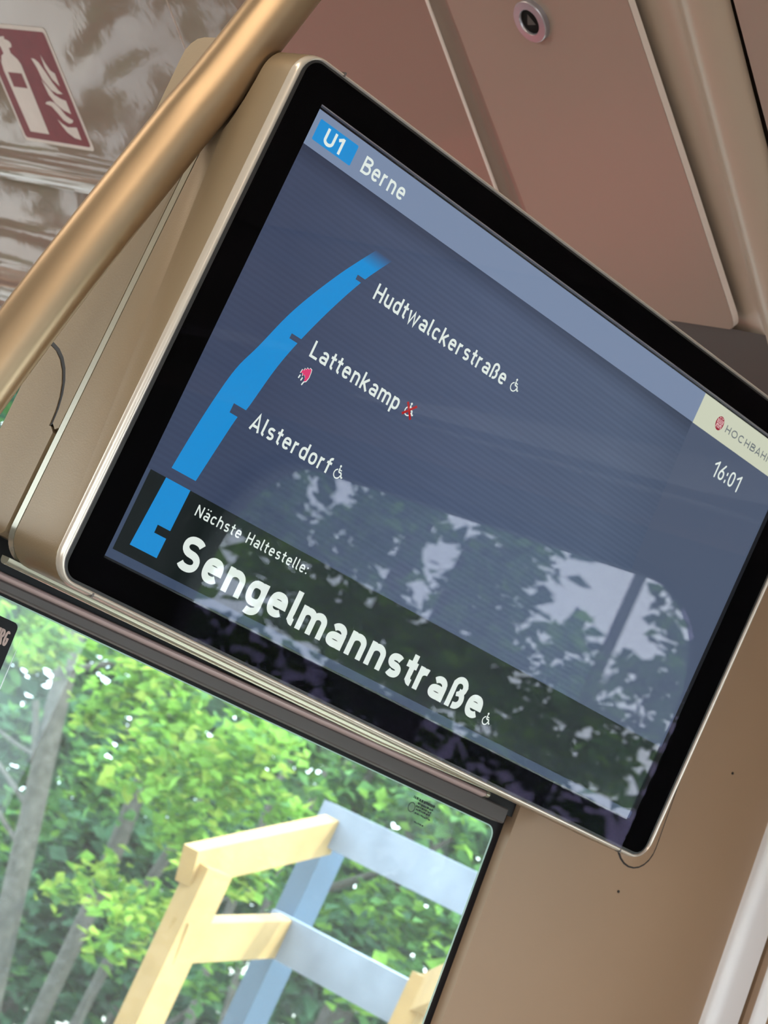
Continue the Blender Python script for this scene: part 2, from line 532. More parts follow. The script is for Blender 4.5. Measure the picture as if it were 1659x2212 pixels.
# pillar trims at the outer edge of the partition
trim = part('trim_1')
b = MB()
pr = []
for k in range(9):
    a = math.radians(180 - 90 * k / 8)
    pr.append((1.4985 + 0.0105 * math.cos(a), -0.003 - 0.009 * math.sin(a)))
pr += [(1.5205, -0.012), (1.5205, 0.03), (1.488, 0.03)]
zs = (lz(0.02), lz(2.02))
b.loft([[(x, y, z) for x, y in pr] for z in zs])
autosmooth(b.make('pillar_edge', M['pale'], trim), 50)
b = MB(); b.box(1.5205, 1.5335, 0.0, 0.02, *zs); b.make('pillar_groove', M['edge_band'], trim)
b = MB()
b.box(1.5335, 1.5420, -0.006, 0.02, *zs)
b.make('pillar_cover', M['wall'], trim)
b = MB()
pr = [(1.5420, 0.03)]
for k in range(9):
    a = math.radians(180 - 90 * k / 8)
    pr.append((1.5580 + 0.0160 * math.cos(a), -0.004 - 0.014 * math.sin(a)))
pr += [(1.62, -0.018), (1.62, 0.03)]
b.loft([[(x, y, z) for x, y in pr] for z in zs])
autosmooth(b.make('pillar_edge', M['pale'], trim), 50)

# the pane with its black border, rails and seals
win = part('window_9')
b = MB()
ol = rrect(0.25, 1.2015, lz(0.95), lz(1.6992), 0.008, 6)
b.add([(x, 0.010, z) for x, z in ol], [tuple(range(len(ol)))])
b.make('window_pane', M['pglass'], win)
b = MB()
oo = rrect(0.245, 1.2081, lz(0.94), lz(1.7155), 0.0005, 6)
il = rrect(0.25, 1.2015, lz(0.95), lz(1.6992), 0.008, 6)
b.loft([[(x, 0.0095, z) for x, z in il], [(x, 0.0095, z) for x, z in oo]], False, False)
b.make('black_border', M['frit'], win)
b = MB()
i2 = rrect(0.2512, 1.2003, lz(0.9512), lz(1.6984), 0.0072, 6)
b.loft([[(x, 0.0096, z) for x, z in il], [(x, 0.0099, z) for x, z in i2]], False, False)
b.make('pane_edge', M['edge'], win)
b = MB()
L = (0.25, 1.193)
def rail_sec(x, z0, z1, y0=-0.004, y1=0.009):
    z0 = lz(z0); z1 = lz(z1)
    return [(x, y1, z0), (x, y0 + 0.001, z0), (x, y0, z0 + 0.001), (x, y0, z1 - 0.001), (x, y0 + 0.001, z1), (x, y1, z1)]
b.loft([rail_sec(0.25, 1.7001, 1.7032), rail_sec(0.727, 1.7006, 1.7062), rail_sec(1.193, 1.7022, 1.7135)])
autosmooth(b.make('top_rail', M['rail'], win), 30)
b = MB()
def round_sec(x, z0, z1):
    z0 = lz(z0); z1 = lz(z1); zc = (z0 + z1) / 2; r = (z1 - z0) / 2
    return [(x, 0.0 - 0.007 * math.sin(a), zc + r * math.cos(a)) for a in [PI * k / 8 for k in range(9)]] + [(x, 0.009, z0), (x, 0.009, z1)]
b.loft([round_sec(0.25, 1.7032, 1.707), round_sec(0.727, 1.7062, 1.7110), round_sec(0.96, 1.7095, 1.7149), round_sec(1.1635, 1.7128, 1.7184)])
autosmooth(b.make('tan_moulding', M['tan'], win), 50)
b = MB()
b.loft([round_sec(1.1640, 1.7130, 1.7195), round_sec(1.1675, 1.7130, 1.7195)])
autosmooth(b.make('moulding_end', M['gap_strip'], win), 50)
b = MB(); b.box(0.25, 1.2075, 0.004, 0.012, lz(1.7100), lz(1.735)); b.make('dark_seal', M['rubber'], win)
b = MB(); b.box(0.205, 0.25, -0.02, 0.03, lz(0.02), lz(1.735)); b.make('end_post', M['pole'], win)
b = MB(); b.box(0.25, 1.2081, 0.0, 0.03, lz(0.02), lz(0.945)); b.make('lower_panel', M['wall'], win)
b = MB()
scr = [((0.7625, lz(1.681)), (0.7622, lz(1.637)))]
b.add([(0.7620, 0.0085, lz(1.6815)), (0.7612, 0.0085, lz(1.655)), (0.7606, 0.0085, lz(1.60)), (0.7613, 0.0085, lz(1.60)), (0.7621, 0.0085, lz(1.655))], [(0, 1, 2, 3, 4)])
b.make('scratch', M['scratch'], win)

# maker's stamp etched on the pane: rows of tiny unreadable marks
b = MB()
def mark_row(x0, x1, z, h, n, seed):
    r = random.Random(seed)
    x = x0
    while x < x1:
        w_ = r.uniform(0.0006, 0.0022)
        z_ = z - (x - x0) * 0.02 + r.uniform(-0.0002, 0.0002)
        b.add([(x, 0.0088, lz(z_)), (x + w_, 0.0088, lz(z_)), (x + w_, 0.0088, lz(z_ + h)), (x, 0.0088, lz(z_ + h))], [(0, 1, 2, 3)])
        x += w_ + r.uniform(0.0003, 0.0007)
mark_row(1.1128, 1.1350, 1.6934, 0.0018, 9, 1)
mark_row(1.1185, 1.1340, 1.6906, 0.0014, 9, 2)
mark_row(1.1180, 1.1338, 1.6886, 0.0013, 9, 3)
mark_row(1.1190, 1.1340, 1.6866, 0.0012, 9, 4)
mark_row(1.1190, 1.1345, 1.6840, 0.0010, 9, 5)
mark_row(1.1215, 1.1310, 1.6782, 0.0010, 9, 6)
cxm, czm = 1.1142, 1.6872
for k in range(16):
    a0, a1 = 2 * PI * k / 16, 2 * PI * (k + 1) / 16
    for r0, r1 in ((0.0030, 0.0036),):
        b.add([(cxm + r0 * math.cos(a0), 0.0088, lz(czm + r0 * math.sin(a0))), (cxm + r1 * math.cos(a0), 0.0088, lz(czm + r1 * math.sin(a0))),
               (cxm + r1 * math.cos(a1), 0.0088, lz(czm + r1 * math.sin(a1))), (cxm + r0 * math.cos(a1), 0.0088, lz(czm + r0 * math.sin(a1)))], [(0, 1, 2, 3)])
b.make('glass_stamp', M['stamp'], win)

# ------------------------------------------------------------------ stroke lettering (DIN-like)
def arc(cx, cy, rx, ry, a0, a1, n=14, p=2.0):
    out = []
    for k in range(n + 1):
        a = math.radians(a0 + (a1 - a0) * k / n)
        c_, s_ = math.cos(a), math.sin(a)
        e = 2.0 / p
        out.append((cx + rx * math.copysign(abs(c_) ** e, c_), cy + ry * math.copysign(abs(s_) ** e, s_)))
    return out

def glyph(ch, w):
    """centre lines and advance for cap height 1; w is the stroke width"""
    r = w / 2; X = 0.735; A = 1.02; D = -0.27; g = 0.13 - 0.95 * (w - 0.14)
    W = 0.50 + 1.1 * (w - 0.14)          # outer bowl width
    q = 2.5
    def ring(x0, x1, y0, y1): return arc((x0 + x1) / 2, (y0 + y1) / 2, (x1 - x0) / 2 - r, (y1 - y0) / 2 - r, 0, 360, 32, q)
    P = None
    if ch == 'U': W2 = W + 0.10; P = [[(r, 1)] + arc(W2 / 2, r + W2 / 2 - r + 0.0, W2 / 2 - r, W2 / 2 - r, 180, 360) + [(W2 - r, 1)]]; a = W2
    elif ch == '1': P = [[(0.02 + r * .3, 0.74), (0.26, 1 - r * .9), (0.30, 1 - r * .6)], [(0.30, 1), (0.30, 0)]]; a = 0.30 + r
    elif ch == 'B':
        W2 = W + 0.06
        P = [[(r, 0), (r, 1)], [(r, 1 - r), (W2 * .55, 1 - r)] + arc(W2 * .55, .76, W2 * .40 - r * .6, .24 - r, 90, -90) + [(r, .52)],
             [(r, .52), (W2 * .58, .52)] + arc(W2 * .58, .26 + r * .5, W2 * .42 - r * .5, .26 - r * .5, 90, -90) + [(r, r)]]; a = W2
    elif ch == 'e':
        y0 = X * .53
        P = [[(r, y0), (W - r, y0)] + arc(W / 2, X / 2, W / 2 - r, X / 2 - r, 8, 318, 26, q)]; a = W
    elif ch in 'nhr':
        rx = W / 2 - r; ry = min(0.24, rx * 1.05)
        top = A if ch == 'h' else X
        if ch == 'r':
            P = [[(r, 0), (r, X)], [(r, X - r - ry)] + arc(r + rx * .95, X - r - ry, rx * .95, ry, 180, 75)]; a = W * .72
        else:
            P = [[(r, 0), (r, top)], [(r, X - r - ry)] + arc(W / 2, X - r - ry, rx, ry, 180, 0) + [(W - r, 0)]]; a = W
    elif ch == 'm':
        W2 = W * .92; rx = W2 / 2 - r; ry = min(.22, rx * 1.1)
        P = [[(r, 0), (r, X)], [(r, X - r - ry)] + arc(W2 / 2, X - r - ry, rx, ry, 180, 0) + [(W2 - r, 0)],
             [(W2 - r, X - r - ry)] + arc(W2 - r + rx, X - r - ry, rx, ry, 180, 0) + [(W2 - r + 2 * rx, 0)]]; a = 2 * W2 - w
    elif ch == 'u':
        rx = W / 2 - r; ry = min(.24, rx * 1.05)
        P = [[(r, X)] + arc(W / 2, r + ry, rx, ry, 180, 360) + [(W - r, X)], [(W - r, X), (W - r, 0)]]; a = W
    elif ch == 'o': P = [ring(0, W, 0, X)]; a = W
    elif ch in 'dg':
        P = [ring(0, W, 0, X)]
        if ch == 'd': P.append([(W - r, 0), (W - r, A)])
        else: P.append([(W - r, X)] + [(W - r, 0.0)] + arc(W / 2 - .02, 0.0, W / 2 - r + .02, -D - r, 0, -120, 14))
        a = W
    elif ch == 'p': P = [ring(0, W, 0, X), [(r, X), (r, D)]]; a = W
    elif ch in 'aä':
        h = X * .57
        P = [ring(0, W, 0, h + r * .3), [(W - r, 0), (W - r, X * .62)] + arc(W / 2 + .01, X - r - X * .30 * .8, W / 2 - r - .01, X * .30 * .8, 0, 150, 14)]
        if ch == 'ä':
            for sx in (W * .27, W * .73): P.append([(sx, A - .10), (sx, A + 0.02)])
        a = W
    elif ch == 'c': P = [arc(W / 2, X / 2, W / 2 - r, X / 2 - r, 42, 318, 26, q)]; a = W * .94
    elif ch == 't': P = [[(r + .08, A - .06)] + [(r + .08, r + .12)] + arc(r + .20, r + .12, .12, .12, 180, 275, 8), [(0, X - r), (.33, X - r)]]; a = .33
    elif ch == 'f': P = [[(r + .07, 0), (r + .07, A - r - .14)] + arc(r + .20, A - r - .14, .13, .14, 180, 80, 8), [(0, X - r), (.32, X - r)]]; a = .33
    elif ch == 'l': P = [[(r, A), (r, r + .11)] + arc(r + .11, r + .11, .11, .11, 180, 275, 8)]; a = r + .13
    elif ch == 'k': P = [[(r, 0), (r, A)], [(r, X * .38), (W * .92 - r * .5, X)], [(W * .36, X * .56), (W - r * .4, 0)]]; a = W
    elif ch == 's':
        w2 = W * .92; ry1 = (X / 2 - r + r * .0) / 2 * 1.0; cy1 = X - r - ry1; cy2 = r + ry1; rx = w2 / 2 - r
        P = [arc(w2 / 2, cy1, rx, ry1, 38, 270, 16, 2.2)[:-1] + arc(w2 / 2, cy2, rx, ry1, 90, -142, 16, 2.2)]; a = w2
    elif ch == 'S':
        w2 = W + .06; ry1 = (1 - w) / 4; cy1 = 1 - r - ry1; cy2 = r + ry1; rx = w2 / 2 - r
        P = [arc(w2 / 2, cy1, rx, ry1, 32, 270, 16, 2.2)[:-1] + arc(w2 / 2, cy2, rx, ry1, 90, -148, 16, 2.2)]; a = w2
    elif ch == 'ß':
        P = [[(r, 0), (r, A - r - .2)] + arc(r + (W * .48 - r), A - r - .2, W * .48 - r, .2, 180, 0) + [(W * .96 - r, A - r - .24)] + arc(W * .96 - r - .17, A - r - .24, .17, .16, 0, -80, 8) + [(W * .52, A * .54)],
             [(W * .52, A * .54)] + arc(W * .52, A * .27 + r * .5, W * .48 - r, A * .27 - r * .5, 90, -90, 12) + [(W * .42, r)]]; a = W
    elif ch == 'w': P = [[(r * .7, X), (.20, 0), (.37, X * .95), (.54, 0), (.74 - r * .7, X)]]; a = .74
    elif ch == 'H': P = [[(r, 0), (r, 1)], [(W + .08 - r, 0), (W + .08 - r, 1)], [(r, .5), (W + .08 - r, .5)]]; a = W + .08
    elif ch == 'L': P = [[(r, 1), (r, r), (W - .02, r)]]; a = W - .02
    elif ch == 'A': P = [[(r * .6, 0), (.30, 1 - r * .2), (.60 - r * .6, 0)], [(.13, .28), (.47, .28)]]; a = .60
    elif ch == 'N': P = [[(r, 0), (r, 1)], [(r, 1 - r * .6), (W + .1 - r, r * .6)], [(W + .1 - r, 0), (W + .1 - r, 1)]]; a = W + .1
    elif ch == ':': P = [[(r, .10 - r * .6), (r, .10 + r * 1.2)], [(r, .60 - r * .6), (r, .60 + r * 1.2)]]; a = w
    elif ch == '6': P = [arc(W / 2, .33, W / 2 - r, .33 - r, 0, 360, 28, 2.3), [(r + .01, .38), (r + .06, .56), (W * .72, 1)]]; a = W
    elif ch == '0': P = [arc(W / 2, .5, W / 2 - r, .5 - r, 0, 360, 32, 2.6)]; a = W
    elif ch == 'O': W2 = .76; P = [arc(W2 / 2, .5, W2 / 2 - r, .5 - r, 0, 360, 32, 2.1)]; a = W2
    elif ch == 'C': W2 = .72; P = [arc(W2 / 2, .5, W2 / 2 - r, .5 - r, 45, 315, 26, 2.1)]; a = W2
    elif ch == 'R':
        P = [[(r, 0), (r, 1)], [(r, 1 - r), (W * .5, 1 - r)] + arc(W * .5, .72, W * .5 - r, .28 - r, 90, -90) + [(r, .45)], [(W * .5, .45), (W - r * .5, 0)]]; a = W
    elif ch == 'G': P = [arc(W / 2, .5, W / 2 - r, .5 - r, 45, 350, 26, 2.8) + [(W - r, .48), (W * .5, .48)]]; a = W
    else: P = []; a = 0.28
    return P, a, g

def stroke_mesh(text, w, cap, width, caps_round=False, wide=1.0):
    """returns verts (u right, v up) and faces for the text, fitted to the given width"""
    x = 0; lines = []; adv = []
    for ch in text:
        P, a, g = glyph(ch, w)
        lines.append((P, x)); x += a * wide + g
    tot = x - g
    sx = width / (tot * cap)
    V = []; F = []
    hw = w * cap / 2
    for P, x0 in lines:
        for pl in P:
            pts = [Vector(((x0 + px * wide) * cap * sx, py * cap)) for px, py in pl]
            closed = (pts[0] - pts[-1]).length < 1e-5
            if closed: pts = pts[:-1]
            n = len(pts)
            def nrm(i, j):
                d = (pts[j] - pts[i]); d = d.normalized() if d.length > 1e-9 else Vector((1, 0))
                return Vector((-d.y, d.x))
            base = len(V)
            for i in range(n):
                if closed: a_, b_ = nrm((i - 1) % n, i), nrm(i, (i + 1) % n)
                else:
                    a_ = nrm(max(i - 1, 0), max(i, 1) if i == 0 else i); b_ = nrm(min(i, n - 2), min(i + 1, n - 1))
                mm = (a_ + b_)
                mm = mm.normalized() if mm.length > 1e-6 else a_
                k = 1.0 / max(0.5, mm.dot(a_))
                V.append(tuple(pts[i] + mm * hw * k)); V.append(tuple(pts[i] - mm * hw * k))
            for i in range(n if closed else n - 1):
                j = (i + 1) % n
                F.append((base + 2 * i, base + 2 * i + 1, base + 2 * j + 1, base + 2 * j))
            if caps_round and not closed:
                for e in (0, n - 1):
                    bb = len(V)
                    for k in range(12):
                        t = 2 * PI * k / 12
                        V.append((pts[e].x + hw * math.cos(t), pts[e].y + hw * math.sin(t)))
                    F.append(tuple(range(bb, bb + 12)))
    return V, F

# ------------------------------------------------------------------ the information display
TLX, TLY, TLZ = 0.72623, 1.03935, 2.02227
LX, LY, LZ = 0.72903, 1.04335, 2.02351
disp = thing('information_display', 'wide landscape passenger information display in champagne housing above the window', 'display', (0.976, 1.09, 1.7157))
DO = Vector((0.976, 1.09, 1.7157))
X0, X1, Z0, Z1 = 0.6970, 1.2525, 1.7187, 2.0478
def oloop(ins, y, r=0.018):
    return [(x, y, z) for x, z in rrect(X0 + ins, X1 - ins * 0.5, Z0 + ins * 0.55, Z1 - ins * 0.4, max(0.004, r - ins), 8)]
b = MB(DO)
b.loft([oloop(0.0, 1.0865), oloop(0.0, 1.0440), oloop(0.0004, 1.0415)], True, False)
housing = autosmooth(b.make('housing', M['housing'], disp), 40)
b = MB(DO)
b.loft([oloop(0.0004, 1.0415), oloop(0.0012, 1.0394), oloop(0.0026, 1.0380), oloop(0.0042, 1.0379), oloop(0.0054, 1.0386), oloop(0.0058, 1.0402)], False, False)
autosmooth(b.make('bezel_lip', M['lip'], disp), 60)
for (x, z) in ((0.7300, Z1 - 0.0009), (0.7290, Z0 + 0.0013), (1.2230, Z0 + 0.0013)):     # seams where the corner caps meet the lip
    b = MB(DO)
    b.box(x - 0.0006, x + 0.0006, 1.0377, 1.046, z - 0.0013, z + 0.0013)
    b.make('lip_seam', M['rail'], disp)
b = MB(DO)
b.loft([oloop(0.0056, 1.0398), oloop(0.0088, 1.0398)], False, False)
b.make('edge_band', M['edge_band'], disp)  # band coloured for the reflection on the glass chamfer
# black printed border with the opening for the panel
b = MB(DO)
a0 = [(x, 1.0400, z) for x, z in rrect(X0 + 0.0056, X1 - 0.0028, Z0 + 0.0031, Z1 - 0.0022, 0.0124, 8)]
op = [(x, 1.0400, z) for x, z in rrect(TLX - 0.0002, TLX + 0.4975, TLZ - 0.2808, TLZ + 0.0032, 0.0003, 8)]
b.loft([a0, op], False, False)
b.make('black_border', M['mask'], disp)
b = MB(DO)
op2 = [(x, 1.0475, z) for x, _, z in op]
b.loft([op, op2], False, True)
b.make('panel_recess', M['recess'], disp)
b = MB(DO)
fl = [(x, TLY - 0.0002, z) for x, z in rrect(X0 + 0.0056, X1 - 0.0028, Z0 + 0.0031, Z1 - 0.0022, 0.0124, 8)]
b.add(fl, [tuple(range(len(fl)))[::-1]])
b.make('cover_glass', M['front'], disp)
# thin silver strip standing in for the reflection on the recess top wall
b = MB(DO); b.box(TLX, TLX + 0.497, 1.0402, 1.0440, TLZ + 0.0026, TLZ + 0.0032); b.make('recess_glint', M['ring'], disp)

# shadow gap with metal strip, rear cover, lower bracket
b = MB(DO)
b.loft([oloop(0.0022, 1.0860), oloop(0.0022, 1.0880), oloop(0.0004, 1.0880), oloop(0.0004, 1.0934), oloop(0.0025, 1.0934), oloop(0.0025, 1.0946)], False, True)
autosmooth(b.make('gap_strip', M['gap_strip'], disp), 40)
b = MB(DO)
def rear(x):
    pts = [(1.0945, 2.0478), (1.1380, 2.0462), (1.1440, 2.0448), (1.1485, 2.0415), (1.1512, 2.0370), (1.1515, 2.0310), (1.1480, 1.8450)]
    for k in range(9):
        t = math.radians(90 * k / 8)
        pts.append((1.1480 - 0.046 * math.sin(t) ** 1.0, 1.8450 - 0.046 + 0.046 * math.cos(t)))
    pts += [(1.0975, 1.7960), (1.0945, 1.7975)]
    return [(x, y, z) for y, z in pts]
b.loft([rear(X0 + 0.0006), rear(X1 - 0.02)])
autosmooth(b.make('rear_cover', M['housing'], disp), 35)
b = MB(DO)
def seam(x):
    pts = []
    for k in range(9):
        t = math.radians(90 * k / 8)
        pts.append((1.1480 - 0.046 * math.sin(t), 1.8450 - 0.046 + 0.046 * math.cos(t)))
    inner = [(y + 0.0022, z - 0.0022) for y, z in pts][::-1]
    return [(x, y, z) for y, z in pts + inner]
b.loft([seam(X0 + 0.0010), seam(X1 - 0.03)])
b.make('cover_seam', M['edge_band'], disp)
b = MB(DO)
def lowb(x):
    pts = [(1.0975, 1.7940), (1.1020, 1.7970)]
    for k in range(9):
        t = math.radians(90 - 90 * k / 8)
        pts.append((1.1502 - 0.046 * math.sin(t), 1.8430 - 0.046 + 0.046 * math.cos(t)))
    pts += [(1.1502, 1.7330), (1.1440, 1.7290), (1.1010, 1.7290), (1.0975, 1.7320)]
    return [(x, y, z) for y, z in pts]
b.loft([lowb(X0 + 0.0004), lowb(X1 - 0.03)])
autosmooth(b.make('lower_bracket', M['housing'], disp), 35)
b = MB(DO)
def under(x):
    pts = [(1.0865, 1.7195)]
    for k in range(9):
        t = math.radians(180 + 180 * k / 8)
        pts.append((1.0905 + 0.0040 * math.cos(t), 1.7180 + 0.0030 * math.sin(t)))
    pts += [(1.0945, 1.7195)]
    return [(x, y, z) for y, z in pts]
b.loft([under(X0 + 0.004), under(1.02), [(1.17, y, 1.7205 + (z - 1.7180) * 0.3) for _, y, z in under(0)]])
autosmooth(b.make('bottom_rail', M['gap_strip'], disp), 50)

b = MB(DO)
b.add([(TLX - 0.001, 1.0425, TLZ - 0.2815), (TLX + 0.4985, 1.0425, TLZ - 0.2815), (TLX + 0.4985, 1.0425, TLZ + 0.004), (TLX - 0.001, 1.0425, TLZ + 0.004)], [(0, 1, 2, 3)])
b.make('panel_surface', M['lcd'], disp)

# picture on the panel -------------------------------------------------
def screen_mat():
    mt = bpy.data.materials.new('screen picture')
    mt.use_nodes = True
    nt = mt.node_tree; nt.nodes.clear()
    o = nt.nodes.new('ShaderNodeOutputMaterial'); e = nt.nodes.new('ShaderNodeEmission')
    tc = nt.nodes.new('ShaderNodeTexCoord'); sp = nt.nodes.new('ShaderNodeSeparateXYZ')
    nt.links.new(tc.outputs['Object'], sp.inputs[0])
    def math_(op, a, bb=None, cc=None):
        n = nt.nodes.new('ShaderNodeMath'); n.operation = op
        for i, v in enumerate((a, bb, cc)):
            if v is None: continue
            if isinstance(v, (int, float)): n.inputs[i].default_value = v
            else: nt.links.new(v, n.inputs[i])
        return n.outputs[0]
    x, z = sp.outputs[0], sp.outputs[2]
    # broad diagonal tone of the wallpaper: dark at left and under the header, lighter to the middle right
    d = math_('ADD', math_('MULTIPLY', x, 2.0), math_('MULTIPLY', z, 0.6))
    rp = nt.nodes.new('ShaderNodeValToRGB')
    cr = rp.color_ramp
    cr.elements[0].position = 0.0; cr.elements[0].color = (*s2l(62, 73, 98), 1)
    cr.elements[1].position = 1.0; cr.elements[1].color = (*s2l(54, 67, 88), 1)
    el = cr.elements.new(0.35); el.color = (*s2l(80, 93, 119), 1)
    el = cr.elements.new(0.62); el.color = (*s2l(84, 98, 122), 1)
    nt.links.new(d, rp.inputs['Fac'])
    # fine parallel line pattern
    wv = math_('SINE', math_('MULTIPLY', math_('ADD', z, math_('MULTIPLY', x, 0.03)), 2 * PI / 0.0034))
    n = nt.nodes.new('ShaderNodeTexNoise'); n.inputs['Scale'].default_value = 160
    mp = nt.nodes.new('ShaderNodeMapping'); mp.inputs['Scale'].default_value = (0.12, 1, 1.6)
    nt.links.new(tc.outputs['Object'], mp.inputs[0]); nt.links.new(mp.outputs[0], n.inputs['Vector'])
    k = math_('ADD', math_('MULTIPLY', wv, 0.045), math_('ADD', math_('MULTIPLY', n.outputs['Fac'], 0.16), 0.92))
    # soft dark band just below the header
    sh = math_('MINIMUM', 1.0, math_('ADD', 0.62, math_('MULTIPLY', math_('MAXIMUM', math_('SUBTRACT', -0.0215, z), 0.0), 30.0)))
    k = math_('MULTIPLY', k, sh)
    nt.links.new(rp.outputs['Color'], e.inputs['Color']); nt.links.new(k, e.inputs['Strength'])
    nt.links.new(e.outputs[0], o.inputs['Surface'])
    return mt
M['picture'] = screen_mat()
def ui(name, c, s=1.0): return emis(name, s2l(*c), s)
U = {'blue': ui('route blue', (28, 142, 214)), 'head': ui('header blue grey', (124, 141, 169)), 'cream': ui('logo cream', (207, 212, 190)),
     'text': ui('screen white', (228, 238, 232)), 'band': ui('band dark', (26, 33, 33)), 'strip': ui('strip slate', (66, 80, 104)),
     'grey': ui('logo grey', (112, 120, 124)), 'logo': ui('logo red', (150, 35, 55)), 'logol': ui('logo pale', (225, 180, 182)),
     'pink': ui('icon pink', (222, 66, 116)), 'cross': ui('cross red', (170, 38, 40)), 'panel': ui('side panel slate', (80, 92, 114))}
SO = Vector((LX, LY, LZ))
screen = MB(SO)
screen.box(LX - 0.003, LX + 0.4957, LY, LY + 0.0035, LZ - 0.2805, LZ)
screen = screen.make('screen', M['picture'], disp)
screen.location = SO - DO
def spoly(name, pts, mt, lay=1, **kw):
    """flat print on the panel: millimetres right and down from its top left corner"""
    b = MB()
    b.add([(x / 1000, -0.00008 * lay, z / 1000) for x, z in pts], [tuple(range(len(pts)))])
    return b.make(name, mt, screen, **kw)
def stext(name, text, x0, x1, base, cap, w, mt, lay=3, rnd=False, wide=1.0, slope=0.0):
    V, F = stroke_mesh(text, w, cap, x1 - x0, rnd, wide)
    return build(name, [((x0 + u) / 1000, -0.00008 * lay, (base + v + slope * u) / 1000) for u, v in V], F, mt, screen)

spoly('side_panel', [(386.3, -22), (495.7, -22), (495.7, -226), (397, -226), (391, -117)], U['panel'], 1)
spoly('header_bar', [(-3, 0), (386.7, 0), (386.7, -21.9), (-3, -21.9)], U['head'], 2)
spoly('logo_panel', [(386.7, 0), (495.7, 0), (495.7, -22.1), (386.7, -22.1)], U['cream'], 2)
spoly('line_badge', [(x, z) for x, z in rrect(3.0, 35.2, -17.1, -4.2, 0.8, 4)], U['blue'], 3)
spoly('next_stop_band', [(2.0, -226.2), (495.7, -226.2), (495.7, -275.4), (2.0, -275.4)], U['band'], 2)
spoly('bottom_strip', [(-3, -275.4), (495.7, -275.4), (495.7, -280.5), (-3, -280.5)], U['strip'], 2)
spoly('left_strip', [(-3, -226.2), (2.0, -226.2), (2.0, -275.4), (-3, -275.4)], U['strip'], 2)
# the route line: lower bar and the curved upper part with the stop notches
b = MB()
def quad_strip(lv, rv, lay, name):
    b = MB()
    n = len(lv)
    b.add([(x / 1000, -0.00008 * lay, z / 1000) for x, z in lv] + [(x / 1000, -0.00008 * lay, z / 1000) for x, z in rv],
          [(i, i + 1, n + i + 1, n + i) for i in range(n - 1)])
    return b
def curve_x(pts, z):
    for (x0, z0), (x1, z1) in zip(pts, pts[1:]):
        if z1 <= z <= z0:
            t = (z0 - z) / (z0 - z1)
            return x0 + (x1 - x0) * t
    return pts[-1][0]
def smooth_curve(ctrl, n=60):
    out = []
    P = [ctrl[0]] + ctrl + [ctrl[-1]]
    for i in range(1, len(P) - 2):
        p0, p1, p2, p3 = [Vector(p) for p in P[i - 1:i + 3]]
        for k in range(10):
            t = k / 10
            out.append(tuple(0.5 * ((2 * p1) + (p2 - p0) * t + (2 * p0 - 5 * p1 + 4 * p2 - p3) * t * t + (3 * p1 - p0 - 3 * p2 + p3) * t ** 3)))
    out.append(ctrl[-1])
    return out
LC = smooth_curve([(79.1, -49.3), (61.2, -75.2), (43.8, -106), (32.2, -135), (25.0, -152), (20.6, -172), (17.0, -196), (14.3, -220.2)])
RC = smooth_curve([(93.6, -48.8), (80.5, -68.5), (68.6, -92), (57.5, -118.5), (50.2, -141), (44.0, -170), (40.5, -176.4), (36.8, -198), (33.4, -220)])
fm = bpy.data.materials.new('route blue fading'); fm.use_nodes = True
nt = fm.node_tree; nt.nodes.clear()
o_ = nt.nodes.new('ShaderNodeOutputMaterial'); e_ = nt.nodes.new('ShaderNodeEmission'); tc_ = nt.nodes.new('ShaderNodeTexCoord'); sp_ = nt.nodes.new('ShaderNodeSeparateXYZ')
mr_ = nt.nodes.new('ShaderNodeMapRange'); mr_.inputs[1].default_value = -0.0595; mr_.inputs[2].default_value = -0.049; mr_.inputs[3].default_value = 0.0; mr_.inputs[4].default_value = 1.0
mx_ = nt.nodes.new('ShaderNodeMixRGB'); mx_.inputs[1].default_value = (*s2l(28, 142, 214), 1); mx_.inputs[2].default_value = (*s2l(68, 82, 112), 1)
nt.links.new(tc_.outputs['Object'], sp_.inputs[0]); nt.links.new(sp_.outputs[2], mr_.inputs[0]); nt.links.new(mr_.outputs[0], mx_.inputs[0])
nt.links.new(mx_.outputs[0], e_.inputs['Color']); nt.links.new(e_.outputs[0], o_.inputs['Surface'])
bands = []
def strip_between(za, zb, xr=None):
    zs_ = [za + (zb - za) * k / 14 for k in range(15)]
    return [(curve_x(LC, z), z) for z in zs_], [(xr if xr else curve_x(RC, z), z) for z in zs_]
b = MB()
def add_strip(lv, rv):
    n = len(lv)
    b.add([(x / 1000, -0.00024, z / 1000) for x, z in lv] + [(x / 1000, -0.00024, z / 1000) for x, z in rv], [(i, i + 1, n + i + 1, n + i) for i in range(n - 1)])
segs = [(-49.3, -67.6, None), (-67.6, -70.6, 74.6), (-70.6, -118.2, None), (-118.2, -121.4, 49.6), (-121.4, -170.4, None), (-170.4, -176.2, 34.0), (-176.2, -220.0, None)]
for za, zb, xr in segs: add_strip(*strip_between(za, zb, xr))
b.make('route_line', fm, screen)
spoly('route_line', [(13.8, -226.2), (32.9, -226.2), (32.4, -251.9), (22.7, -251.9), (22.8, -256.8), (32.2, -256.8), (32.0, -269), (11.2, -269)], U['blue'], 4)

